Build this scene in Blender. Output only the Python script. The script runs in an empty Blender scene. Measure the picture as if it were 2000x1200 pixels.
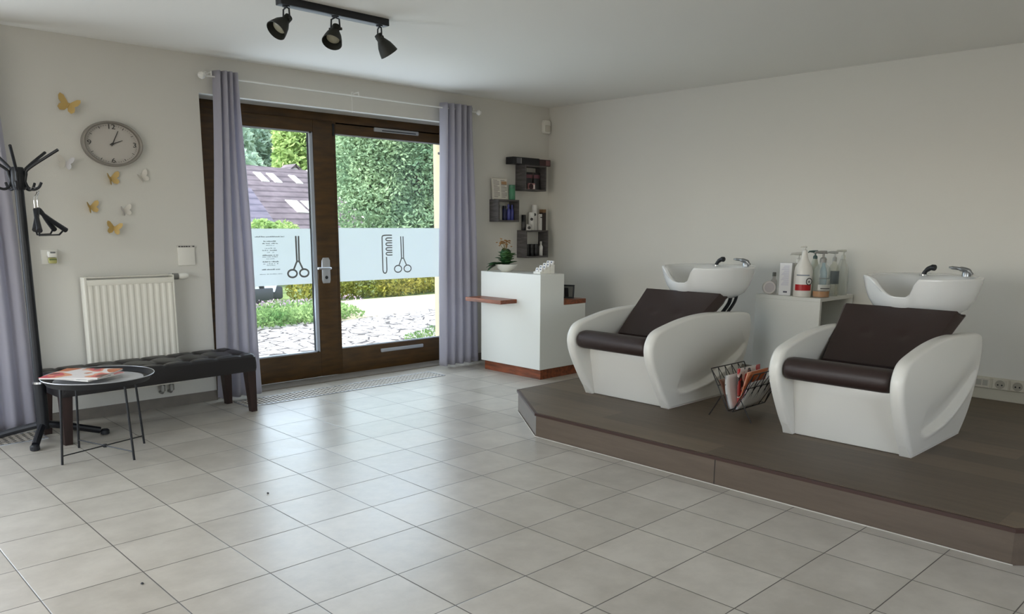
import bpy, bmesh, math, random
from mathutils import Vector, Matrix, Euler
R = math.radians
SC = bpy.context.scene
COL = SC.collection
random.seed(7)

# ------------------------------------------------------------------ camera
F_PX, PX, PY_, YAW, PITCH, ROLL = 1548.569, 1007.9, 717.43, 0.7700406, 0.177587, -0.0059717
cam_d = bpy.data.cameras.new('camera')
cam = bpy.data.objects.new('camera', cam_d)
COL.objects.link(cam)
cam_d.sensor_fit = 'HORIZONTAL'
cam_d.sensor_width = 36.0
cam_d.lens = 36.0 * F_PX / 2000.0
cam_d.shift_x = -(PX - 1000.0) / 2000.0
cam_d.shift_y = (PY_ - 600.0) / 2000.0
cam_d.clip_start = 0.05
cam_d.clip_end = 500
fw = Vector((math.sin(YAW) * math.cos(PITCH), math.cos(YAW) * math.cos(PITCH), -math.sin(PITCH)))
rt = Vector((math.cos(YAW), -math.sin(YAW), 0))
dn = fw.cross(rt)
c_, s_ = math.cos(ROLL), math.sin(ROLL)
r2 = c_ * rt + s_ * dn
d2 = -s_ * rt + c_ * dn
m3 = Matrix((r2, -d2, -fw)).transposed()
cam.matrix_world = Matrix.Translation((0, 0, 1.5)) @ m3.to_4x4()
SC.camera = cam

# ------------------------------------------------------------------ view, sky, sun, daylight fill
SC.view_settings.view_transform = 'Standard'
SC.view_settings.look = 'None'
SC.view_settings.exposure = 0.13
SC.view_settings.gamma = 1.0
SC.view_settings.use_curve_mapping = False
SKY_STRENGTH = 1.0
SUN_ENERGY = 2.1
world = bpy.data.worlds.new('world')
SC.world = world
world.use_nodes = True
wn = world.node_tree
for n in list(wn.nodes):
    wn.nodes.remove(n)
sky = wn.nodes.new('ShaderNodeTexSky')
sky.sky_type = 'NISHITA'
sky.sun_disc = False
sky.sun_elevation = R(48)
sky.sun_rotation = R(-92)
sky.air_density = 1.0
sky.dust_density = 1.5
bg = wn.nodes.new('ShaderNodeBackground')
bg.inputs['Strength'].default_value = SKY_STRENGTH
wo = wn.nodes.new('ShaderNodeOutputWorld')
hs = wn.nodes.new('ShaderNodeHueSaturation')      # thin bright cloud takes most of the blue out of the sky
hs.inputs['Saturation'].default_value = 0.55
wn.links.new(sky.outputs[0], hs.inputs['Color'])
wn.links.new(hs.outputs[0], bg.inputs[0])
wn.links.new(bg.outputs[0], wo.inputs[0])

sun_d = bpy.data.lights.new('sun', 'SUN')
sun_d.energy = SUN_ENERGY
sun_d.angle = R(2.0)
sun_d.color = (1.0, 0.95, 0.86)
sun = bpy.data.objects.new('sun', sun_d)
COL.objects.link(sun)
sun_dir = Vector((1.0, 0.06, -1.1)).normalized()      # travels to +x and down: from the left of the house front
sun.rotation_euler = sun_dir.to_track_quat('-Z', 'Y').to_euler()
sun.location = (-10, 6, 12)


def area(name, loc, look, w, h, energy, color):
    d = bpy.data.lights.new(name, 'AREA')
    d.shape = 'RECTANGLE'
    d.size, d.size_y = w, h
    d.energy = energy
    d.color = color
    o = bpy.data.objects.new(name, d)
    COL.objects.link(o)
    o.location = loc
    o.rotation_euler = Vector(look).to_track_quat('-Z', 'Y').to_euler()
    return o


# fill lamps added in the openings, strengthening the sky's daylight (three of them out of frame)
area('glazed_door_fill', (4.2, 6.83, 1.35), (0, -1, -0.12), 2.6, 2.2, 42, (0.72, 0.86, 1.0))  # extra lamp in the visible doorway, for the bluish floor sheen
area('neighbour_door_fill', (-0.1, 6.80, 1.30), (0.35, -1, -0.08), 2.6, 2.2, 102, (0.80, 0.90, 1.0))
area('side_window_fill', (-2.12, 3.0, 1.50), (1, 0, -0.10), 3.0, 1.6, 18, (0.92, 0.95, 1.0))
area('rear_window_fill', (1.5, -2.42, 1.55), (0, 1, 0), 4.0, 1.6, 9, (1.0, 0.95, 0.86))
cy = SC.cycles
cy.max_bounces = 10
cy.diffuse_bounces = 5
cy.glossy_bounces = 4
cy.transparent_max_bounces = 16
cy.caustics_reflective = False
cy.caustics_refractive = False
cy.sample_clamp_indirect = 6.0


# ------------------------------------------------------------------ materials
def lin(c):
    out = []
    for v in c:
        v = v / 255.0
        out.append(v / 12.92 if v <= 0.04045 else ((v + 0.055) / 1.055) ** 2.4)
    return (*out, 1.0)


def mat(name, col, rough=0.5, metal=0.0, spec=0.5, noise=None, bump=None, coat=0.0, stretch=None, alpha=1.0, trans=0.0, ior=1.45):
    """Principled material; col is an sRGB 0-255 albedo; noise=(scale, amount); bump=(scale, strength)."""
    m = bpy.data.materials.new(name)
    m.use_nodes = True
    nt = m.node_tree
    b = nt.nodes['Principled BSDF']
    b.inputs['Base Color'].default_value = lin(col)
    b.inputs['Roughness'].default_value = rough
    b.inputs['Metallic'].default_value = metal
    b.inputs['Specular IOR Level'].default_value = spec
    b.inputs['IOR'].default_value = ior
    b.inputs['Coat Weight'].default_value = coat
    b.inputs['Alpha'].default_value = alpha
    b.inputs['Transmission Weight'].default_value = trans
    vec = None
    if noise or bump:
        tc = nt.nodes.new('ShaderNodeTexCoord')
        vec = tc.outputs['Object']
        if stretch:
            mp = nt.nodes.new('ShaderNodeMapping')
            mp.inputs['Scale'].default_value = stretch
            nt.links.new(vec, mp.inputs[0])
            vec = mp.outputs[0]
    if noise:
        t = nt.nodes.new('ShaderNodeTexNoise')
        t.inputs['Scale'].default_value = noise[0]
        t.inputs['Detail'].default_value = 5
        nt.links.new(vec, t.inputs['Vector'])
        r = nt.nodes.new('ShaderNodeValToRGB')
        a = noise[1]
        lo, hi = lin([max(0, v * (1 - a)) for v in col]), lin([min(255, v * (1 + a)) for v in col])
        r.color_ramp.elements[0].position = 0.3
        r.color_ramp.elements[1].position = 0.7
        r.color_ramp.elements[0].color = lo
        r.color_ramp.elements[1].color = hi
        nt.links.new(t.outputs['Fac'], r.inputs[0])
        nt.links.new(r.outputs[0], b.inputs['Base Color'])
    if bump:
        t2 = nt.nodes.new('ShaderNodeTexNoise')
        t2.inputs['Scale'].default_value = bump[0]
        t2.inputs['Detail'].default_value = 4
        nt.links.new(vec, t2.inputs['Vector'])
        bp = nt.nodes.new('ShaderNodeBump')
        bp.inputs['Strength'].default_value = bump[1]
        bp.inputs['Distance'].default_value = 0.01
        nt.links.new(t2.outputs['Fac'], bp.inputs['Height'])
        nt.links.new(bp.outputs[0], b.inputs['Normal'])
    return m


def N(nt, kind, **kw):
    n = nt.nodes.new(kind)
    for k, v in kw.items():
        setattr(n, k, v)
    return n


def math_node(nt, op, a, b=None):
    n = N(nt, 'ShaderNodeMath', operation=op)
    for i, v in enumerate((a, b)):
        if v is None:
            continue
        if isinstance(v, (int, float)):
            n.inputs[i].default_value = v
        else:
            nt.links.new(v, n.inputs[i])
    return n.outputs[0]


def tile_material():
    m = bpy.data.materials.new('floor_tile')
    m.use_nodes = True
    nt = m.node_tree
    b = nt.nodes['Principled BSDF']
    tc = N(nt, 'ShaderNodeTexCoord')
    sp = N(nt, 'ShaderNodeSeparateXYZ')
    nt.links.new(tc.outputs['Object'], sp.inputs[0])
    TX, TY, OX, OY = 0.394945, 0.391393, 1.095137, 5.80633
    ds, ids = [], []
    for out, t, o in ((sp.outputs[0], TX, OX), (sp.outputs[1], TY, OY)):
        a = math_node(nt, 'DIVIDE', math_node(nt, 'SUBTRACT', out, o), t)
        fr = math_node(nt, 'FRACT', a)
        d = math_node(nt, 'MULTIPLY', math_node(nt, 'MINIMUM', fr, math_node(nt, 'SUBTRACT', 1.0, fr)), t)
        ds.append(d)
        ids.append(math_node(nt, 'FLOOR', a))
    d = math_node(nt, 'MINIMUM', ds[0], ds[1])
    joint = math_node(nt, 'LESS_THAN', d, 0.0024)
    cb = N(nt, 'ShaderNodeCombineXYZ')
    nt.links.new(ids[0], cb.inputs[0])
    nt.links.new(ids[1], cb.inputs[1])
    wnz = N(nt, 'ShaderNodeTexWhiteNoise', noise_dimensions='2D')
    nt.links.new(cb.outputs[0], wnz.inputs['Vector'])
    nz = N(nt, 'ShaderNodeTexNoise')
    nz.inputs['Scale'].default_value = 5.0
    nz.inputs['Detail'].default_value = 8.0
    nz.inputs['Roughness'].default_value = 0.65
    nt.links.new(tc.outputs['Object'], nz.inputs['Vector'])
    ramp = N(nt, 'ShaderNodeValToRGB')
    ramp.color_ramp.elements[0].position = 0.35
    ramp.color_ramp.elements[1].position = 0.68
    ramp.color_ramp.elements[0].color = lin((170, 163, 151))
    ramp.color_ramp.elements[1].color = lin((193, 186, 174))
    mixv = math_node(nt, 'ADD', math_node(nt, 'MULTIPLY', nz.outputs['Fac'], 0.8), math_node(nt, 'MULTIPLY', wnz.outputs['Value'], 0.2))
    nt.links.new(mixv, ramp.inputs[0])
    mx = N(nt, 'ShaderNodeMix', data_type='RGBA')
    nt.links.new(joint, mx.inputs[0])
    nt.links.new(ramp.outputs[0], mx.inputs[6])
    mx.inputs[7].default_value = lin((84, 78, 72))
    nt.links.new(mx.outputs[2], b.inputs['Base Color'])
    rr = math_node(nt, 'ADD', math_node(nt, 'MULTIPLY', nz.outputs['Fac'], 0.16), 0.25)
    nt.links.new(rr, b.inputs['Roughness'])
    b.inputs['Specular IOR Level'].default_value = 0.55
    bp = N(nt, 'ShaderNodeBump')
    bp.inputs['Strength'].default_value = 0.5
    bp.inputs['Distance'].default_value = 0.002
    edge = math_node(nt, 'MINIMUM', math_node(nt, 'DIVIDE', d, 0.004), 1.0)
    fine = N(nt, 'ShaderNodeTexNoise')
    fine.inputs['Scale'].default_value = 90.0
    nt.links.new(tc.outputs['Object'], fine.inputs['Vector'])
    hh = math_node(nt, 'ADD', edge, math_node(nt, 'MULTIPLY', fine.outputs['Fac'], 0.12))
    nt.links.new(hh, bp.inputs['Height'])
    nt.links.new(bp.outputs[0], b.inputs['Normal'])
    return m


def plank_material(name, along, plank_w, plank_l, c0, c1, rough=0.42, axes=(0, 1)):
    """Laminate boards: along = axis index the boards run along; axes = the two axes of the face."""
    m = bpy.data.materials.new(name)
    m.use_nodes = True
    nt = m.node_tree
    b = nt.nodes['Principled BSDF']
    tc = N(nt, 'ShaderNodeTexCoord')
    sp = N(nt, 'ShaderNodeSeparateXYZ')
    nt.links.new(tc.outputs['Object'], sp.inputs[0])
    across = axes[1] if along == axes[0] else axes[0]
    row = math_node(nt, 'FLOOR', math_node(nt, 'DIVIDE', math_node(nt, 'ADD', sp.outputs[across], 10.03), plank_w))
    sh = math_node(nt, 'ADD', math_node(nt, 'DIVIDE', sp.outputs[along], plank_l), math_node(nt, 'MULTIPLY', row, 0.37))
    colid = math_node(nt, 'FLOOR', sh)
    cb = N(nt, 'ShaderNodeCombineXYZ')
    nt.links.new(row, cb.inputs[0])
    nt.links.new(colid, cb.inputs[1])
    w = N(nt, 'ShaderNodeTexWhiteNoise', noise_dimensions='2D')
    nt.links.new(cb.outputs[0], w.inputs['Vector'])
    mp = N(nt, 'ShaderNodeMapping')
    s = [18.0, 18.0, 18.0]
    s[along] = 1.6
    mp.inputs['Scale'].default_value = s
    nt.links.new(tc.outputs['Object'], mp.inputs[0])
    nz = N(nt, 'ShaderNodeTexNoise')
    nz.inputs['Scale'].default_value = 1.5
    nz.inputs['Detail'].default_value = 8
    nz.inputs['Roughness'].default_value = 0.65
    nt.links.new(mp.outputs[0], nz.inputs['Vector'])
    v = math_node(nt, 'ADD', math_node(nt, 'MULTIPLY', nz.outputs['Fac'], 0.62), math_node(nt, 'MULTIPLY', w.outputs['Value'], 0.38))
    rp = N(nt, 'ShaderNodeValToRGB')
    rp.color_ramp.elements[0].position = 0.25
    rp.color_ramp.elements[1].position = 0.75
    rp.color_ramp.elements[0].color = lin(c0)
    rp.color_ramp.elements[1].color = lin(c1)
    nt.links.new(v, rp.inputs[0])
    nt.links.new(rp.outputs[0], b.inputs['Base Color'])
    b.inputs['Roughness'].default_value = rough
    return m


def glass_material():
    m = bpy.data.materials.new('clear_glass')
    m.use_nodes = True
    nt = m.node_tree
    nt.nodes.remove(nt.nodes['Principled BSDF'])
    out = nt.nodes['Material Output']
    tr = N(nt, 'ShaderNodeBsdfTransparent')
    tr.inputs[0].default_value = (0.95, 0.97, 0.96, 1)
    gl = N(nt, 'ShaderNodeBsdfGlossy')
    gl.inputs['Roughness'].default_value = 0.02
    fr = N(nt, 'ShaderNodeFresnel')
    fr.inputs[0].default_value = 1.35
    mx = N(nt, 'ShaderNodeMixShader')
    nt.links.new(fr.outputs[0], mx.inputs[0])
    nt.links.new(tr.outputs[0], mx.inputs[1])
    nt.links.new(gl.outputs[0], mx.inputs[2])
    nt.links.new(mx.outputs[0], out.inputs[0])
    return m


def film_material():
    m = bpy.data.materials.new('frosted_film')
    m.use_nodes = True
    nt = m.node_tree
    nt.nodes.remove(nt.nodes['Principled BSDF'])
    out = nt.nodes['Material Output']
    tl = N(nt, 'ShaderNodeBsdfTranslucent')
    tl.inputs[0].default_value = (0.94, 0.97, 0.98, 1)
    df = N(nt, 'ShaderNodeBsdfDiffuse')
    df.inputs[0].default_value = (0.85, 0.88, 0.90, 1)
    tr = N(nt, 'ShaderNodeBsdfTransparent')
    m1 = N(nt, 'ShaderNodeMixShader')
    m1.inputs[0].default_value = 0.10
    m2 = N(nt, 'ShaderNodeMixShader')
    m2.inputs[0].default_value = 0.16
    nt.links.new(tl.outputs[0], m1.inputs[1])
    nt.links.new(df.outputs[0], m1.inputs[2])
    nt.links.new(m1.outputs[0], m2.inputs[1])
    nt.links.new(tr.outputs[0], m2.inputs[2])
    nt.links.new(m2.outputs[0], out.inputs[0])
    return m


def cloth_material(name, col, trans=0.35):
    m = bpy.data.materials.new(name)
    m.use_nodes = True
    nt = m.node_tree
    b = nt.nodes['Principled BSDF']
    out = nt.nodes['Material Output']
    b.inputs['Base Color'].default_value = lin(col)
    b.inputs['Roughness'].default_value = 0.75
    b.inputs['Sheen Weight'].default_value = 0.25
    b.inputs['Sheen Roughness'].default_value = 0.4
    tc = N(nt, 'ShaderNodeTexCoord')
    nz = N(nt, 'ShaderNodeTexNoise')
    nz.inputs['Scale'].default_value = 60
    nt.links.new(tc.outputs['Object'], nz.inputs['Vector'])
    bp = N(nt, 'ShaderNodeBump')
    bp.inputs['Strength'].default_value = 0.2
    bp.inputs['Distance'].default_value = 0.003
    nt.links.new(nz.outputs['Fac'], bp.inputs['Height'])
    nt.links.new(bp.outputs[0], b.inputs['Normal'])
    tl = N(nt, 'ShaderNodeBsdfTranslucent')
    tl.inputs[0].default_value = lin(col)
    mx = N(nt, 'ShaderNodeMixShader')
    mx.inputs[0].default_value = trans
    nt.links.new(b.outputs[0], mx.inputs[1])
    nt.links.new(tl.outputs[0], mx.inputs[2])
    nt.links.new(mx.outputs[0], out.inputs[0])
    return m


def leaf_material(name, c0, c1, scale=0.8, trans=0.35):
    m = bpy.data.materials.new(name)
    m.use_nodes = True
    nt = m.node_tree
    nt.nodes.remove(nt.nodes['Principled BSDF'])
    out = nt.nodes['Material Output']
    tc = N(nt, 'ShaderNodeTexCoord')
    nz = N(nt, 'ShaderNodeTexNoise')
    nz.inputs['Scale'].default_value = scale
    nz.inputs['Detail'].default_value = 6
    nz.inputs['Roughness'].default_value = 0.7
    nt.links.new(tc.outputs['Object'], nz.inputs['Vector'])
    rp = N(nt, 'ShaderNodeValToRGB')
    rp.color_ramp.elements[0].position = 0.35
    rp.color_ramp.elements[1].position = 0.65
    rp.color_ramp.elements[0].color = lin(c0)
    rp.color_ramp.elements[1].color = lin(c1)
    nt.links.new(nz.outputs['Fac'], rp.inputs[0])
    df = N(nt, 'ShaderNodeBsdfDiffuse')
    tl = N(nt, 'ShaderNodeBsdfTranslucent')
    mx = N(nt, 'ShaderNodeMixShader')
    mx.inputs[0].default_value = trans
    nt.links.new(rp.outputs[0], df.inputs[0])
    nt.links.new(rp.outputs[0], tl.inputs[0])
    nt.links.new(df.outputs[0], mx.inputs[1])
    nt.links.new(tl.outputs[0], mx.inputs[2])
    nt.links.new(mx.outputs[0], out.inputs[0])
    return m


def cell_material(name, scale, c_cell0, c_cell1, c_joint, width, rough=0.8, stretch=(1, 1, 1)):
    """Setts or gravel: Voronoi cells with joints."""
    m = bpy.data.materials.new(name)
    m.use_nodes = True
    nt = m.node_tree
    b = nt.nodes['Principled BSDF']
    b.inputs['Roughness'].default_value = rough
    tc = N(nt, 'ShaderNodeTexCoord')
    mp = N(nt, 'ShaderNodeMapping')
    mp.inputs['Scale'].default_value = stretch
    nt.links.new(tc.outputs['Object'], mp.inputs[0])
    v1 = N(nt, 'ShaderNodeTexVoronoi', feature='DISTANCE_TO_EDGE')
    v2 = N(nt, 'ShaderNodeTexVoronoi', feature='F1')
    for v in (v1, v2):
        v.inputs['Scale'].default_value = scale
        v.inputs['Randomness'].default_value = 0.75
        nt.links.new(mp.outputs[0], v.inputs['Vector'])
    sep = N(nt, 'ShaderNodeSeparateColor')
    nt.links.new(v2.outputs['Color'], sep.inputs[0])
    mx = N(nt, 'ShaderNodeMix', data_type='RGBA')
    nt.links.new(sep.outputs[0], mx.inputs[0])
    mx.inputs[6].default_value = lin(c_cell0)
    mx.inputs[7].default_value = lin(c_cell1)
    j = math_node(nt, 'LESS_THAN', v1.outputs['Distance'], width)
    m2 = N(nt, 'ShaderNodeMix', data_type='RGBA')
    nt.links.new(j, m2.inputs[0])
    nt.links.new(mx.outputs[2], m2.inputs[6])
    m2.inputs[7].default_value = lin(c_joint)
    nt.links.new(m2.outputs[2], b.inputs['Base Color'])
    bp = N(nt, 'ShaderNodeBump')
    bp.inputs['Strength'].default_value = 0.6
    bp.inputs['Distance'].default_value = 0.03
    nt.links.new(math_node(nt, 'MINIMUM', v1.outputs['Distance'], 0.2), bp.inputs['Height'])
    nt.links.new(bp.outputs[0], b.inputs['Normal'])
    return m


def roof_material(name, c0, c1, scale=(1, 1, 1)):
    m = bpy.data.materials.new(name)
    m.use_nodes = True
    nt = m.node_tree
    b = nt.nodes['Principled BSDF']
    b.inputs['Roughness'].default_value = 0.7
    tc = N(nt, 'ShaderNodeTexCoord')
    sp = N(nt, 'ShaderNodeSeparateXYZ')
    nt.links.new(tc.outputs['Object'], sp.inputs[0])
    fr = math_node(nt, 'FRACT', math_node(nt, 'MULTIPLY', sp.outputs[2], 5.5))
    nz = N(nt, 'ShaderNodeTexNoise')
    nz.inputs['Scale'].default_value = 3.0
    nz.inputs['Detail'].default_value = 6
    nt.links.new(tc.outputs['Object'], nz.inputs['Vector'])
    v = math_node(nt, 'ADD', math_node(nt, 'MULTIPLY', nz.outputs['Fac'], 0.9), math_node(nt, 'MULTIPLY', math_node(nt, 'LESS_THAN', fr, 0.25), -0.3))
    rp = N(nt, 'ShaderNodeValToRGB')
    rp.color_ramp.elements[0].position = 0.1
    rp.color_ramp.elements[1].position = 0.65
    rp.color_ramp.elements[0].color = lin(c0)
    rp.color_ramp.elements[1].color = lin(c1)
    nt.links.new(v, rp.inputs[0])
    nt.links.new(rp.outputs[0], b.inputs['Base Color'])
    return m


M = {}
M['tile'] = tile_material()
M['wall'] = mat('wall_plaster', (210, 207, 199), 0.9, spec=0.2, bump=(140, 0.08))
M['ceiling'] = mat('ceiling_plaster', (234, 232, 226), 0.92, spec=0.2, bump=(90, 0.06))
M['outer'] = mat('cream_render', (212, 197, 166), 0.9, spec=0.2, bump=(120, 0.2))
M['skirt'] = mat('shaded_skirting_tile', (118, 111, 102), 0.5, noise=(8, 0.06))  # darker than the floor tile: shade behind the bench put into the colour
M['frame'] = mat('brown_door_wood', (72, 50, 21), 0.45, noise=(4, 0.18), stretch=(1, 1, 6), bump=(30, 0.05))
M['bead'] = mat('lit_bead_grey', (176, 182, 192), 0.4)  # pale grey stands for outside light on the leaf's inner reveal
M['gasket'] = mat('black_gasket', (30, 32, 36), 0.6)
M['glass'] = glass_material()
M['film'] = film_material()
M['print'] = mat('grey_film_print', (128, 130, 130), 0.8)
M['print_soft'] = mat('pale_film_print', (136, 141, 144), 0.8)
M['alu'] = mat('brushed_aluminium', (196, 198, 202), 0.38, metal=0.8)
M['vent'] = mat('grey_vent_plastic', (168, 170, 174), 0.45)
M['chrome'] = mat('chrome', (225, 226, 228), 0.12, metal=1.0)
M['nickel'] = mat('satin_nickel', (150, 152, 154), 0.3, metal=0.9)
M['curtain'] = cloth_material('lavender_grey_velvet', (191, 188, 197), 0.42)
M['rod'] = mat('white_rod', (228, 226, 220), 0.4)
M['clock_rim'] = mat('taupe_clock_rim', (140, 134, 126), 0.45, metal=0.3)
M['clock_face'] = mat('clock_face', (186, 180, 172), 0.6)
M['clock_ink'] = mat('clock_ink', (62, 60, 58), 0.6)
M['gold'] = mat('gold_paper', (196, 166, 104), 0.45, metal=0.2)
M['silver'] = mat('silver_paper', (196, 192, 190), 0.35, metal=0.35)
M['pearl'] = mat('pearl_paper', (214, 208, 198), 0.5)
M['rad'] = mat('radiator_white', (226, 222, 210), 0.42)
M['white_pl'] = mat('white_plastic', (224, 221, 212), 0.4)
M['grey_pl'] = mat('grey_plastic', (120, 120, 118), 0.45)
M['leather'] = mat('black_tufted_leather', (30, 27, 28), 0.38, spec=0.5, bump=(70, 0.15))
M['darkwood'] = mat('espresso_wood_leg', (44, 28, 24), 0.42, noise=(9, 0.2), stretch=(3, 3, 0.6))
M['black'] = mat('black_metal', (22, 23, 27), 0.42, spec=0.5)
M['black_rough'] = mat('black_satin_metal', (28, 29, 33), 0.5)
M['tray'] = mat('grey_tray_face', (186, 186, 188), 0.35)
M['spot'] = mat('olive_black_enamel', (38, 39, 33), 0.55)
M['lens'] = mat('lamp_lens', (150, 146, 126), 0.25)
M['ledge'] = mat('white_lacquer', (222, 222, 216), 0.35)
M['redwood'] = mat('walnut_board', (122, 66, 40), 0.4, noise=(6, 0.22), stretch=(6, 1, 6))
M['cube'] = mat('grey_oak_cube', (78, 74, 73), 0.6, noise=(7, 0.2), stretch=(1, 1, 6))
M['shell'] = mat('white_shell_lacquer', (218, 215, 207), 0.36, coat=0.15)
M['seat'] = mat('dark_brown_leather', (45, 32, 29), 0.46, bump=(160, 0.1))
M['ceramic'] = mat('white_ceramic', (226, 226, 224), 0.14, coat=0.4)
M['wire'] = mat('black_wire', (26, 23, 22), 0.45)
M['plank'] = plank_material('grey_brown_laminate', 1, 0.245, 1.55, (76, 63, 48), (104, 89, 71), rough=0.5)
M['riser'] = plank_material('grey_brown_riser', 1, 11.0, 2.2, (68, 56, 44), (94, 80, 66), axes=(2, 1))
M['nosing'] = mat('brown_edge_strip', (54, 29, 18), 0.45)
M['leafd'] = mat('glossy_dark_leaf', (38, 72, 38), 0.35, noise=(20, 0.25))
M['leafm'] = mat('mid_leaf', (60, 92, 50), 0.45, noise=(20, 0.2))
M['bloom'] = mat('ochre_bloom', (146, 106, 58), 0.7)
M['stemg'] = mat('stem', (110, 104, 60), 0.6)
M['soil'] = mat('dark_soil', (30, 24, 20), 0.9)
M['pot'] = mat('white_bowl', (228, 226, 218), 0.3)
M['duct'] = mat('ivory_duct', (190, 184, 166), 0.5)
M['paper'] = mat('paper_white', (222, 218, 212), 0.6)
M['setts'] = cell_material('pale_setts', 4.6, (158, 154, 150), (190, 186, 182), (72, 66, 64), 0.05, stretch=(1.0, 1.0, 1))
M['gravel'] = cell_material('cream_gravel', 28, (176, 164, 136), (200, 188, 162), (158, 144, 118), 0.03)
M['lawn'] = mat('meadow', (112, 128, 74), 0.9, noise=(3, 0.25))
M['tree_mid'] = leaf_material('tree_leaves_hazy', (110, 140, 112), (164, 186, 148), 1.1)  # greens paled and greyed to put haze into the leaves
M['tree_yel'] = leaf_material('tree_leaves_yellow_green', (132, 162, 98), (186, 206, 138), 0.9)
M['tree_blue'] = leaf_material('forest_leaves_hazy', (138, 164, 150), (184, 200, 172), 0.12)  # pale bluish tones carry the hillside's haze in the colour
M['hedge'] = leaf_material('hedge_leaves', (106, 122, 54), (182, 172, 88), 0.9)
M['cover'] = leaf_material('ground_cover_leaves', (88, 126, 74), (158, 182, 122), 1.6)
M['lilac'] = leaf_material('lilac_heads', (166, 140, 168), (198, 176, 188), 2.0)
M['bark'] = mat('bark', (84, 70, 58), 0.9, noise=(6, 0.3))
M['roof'] = roof_material('brown_roof_tiles', (68, 58, 62), (114, 102, 106))
M['roof2'] = roof_material('dark_roof_tiles', (66, 60, 74), (108, 100, 112))
M['facade'] = mat('white_facade', (236, 234, 228), 0.8)
M['sky_pane'] = mat('roof_window_pane', (206, 218, 230), 0.1, spec=0.8)
M['car'] = mat('silver_car_paint', (176, 180, 186), 0.25, metal=0.5, coat=0.5)
M['car_dark'] = mat('dark_bumper', (52, 54, 60), 0.5)
M['tyre'] = mat('tyre_rubber', (28, 28, 30), 0.8)
M['concrete'] = mat('pale_kerb', (190, 184, 176), 0.8, noise=(6, 0.1))

_cache = {}


def cmat(col, rough=0.4, metal=0.0, name=None):
    k = (col, rough, metal)
    if k not in _cache:
        _cache[k] = mat(name or 'tint_%d_%d_%d' % col, col, rough, metal)
    return _cache[k]


# ------------------------------------------------------------------ mesh helpers
T = {}          # object name -> world matrix of its frame


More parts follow.
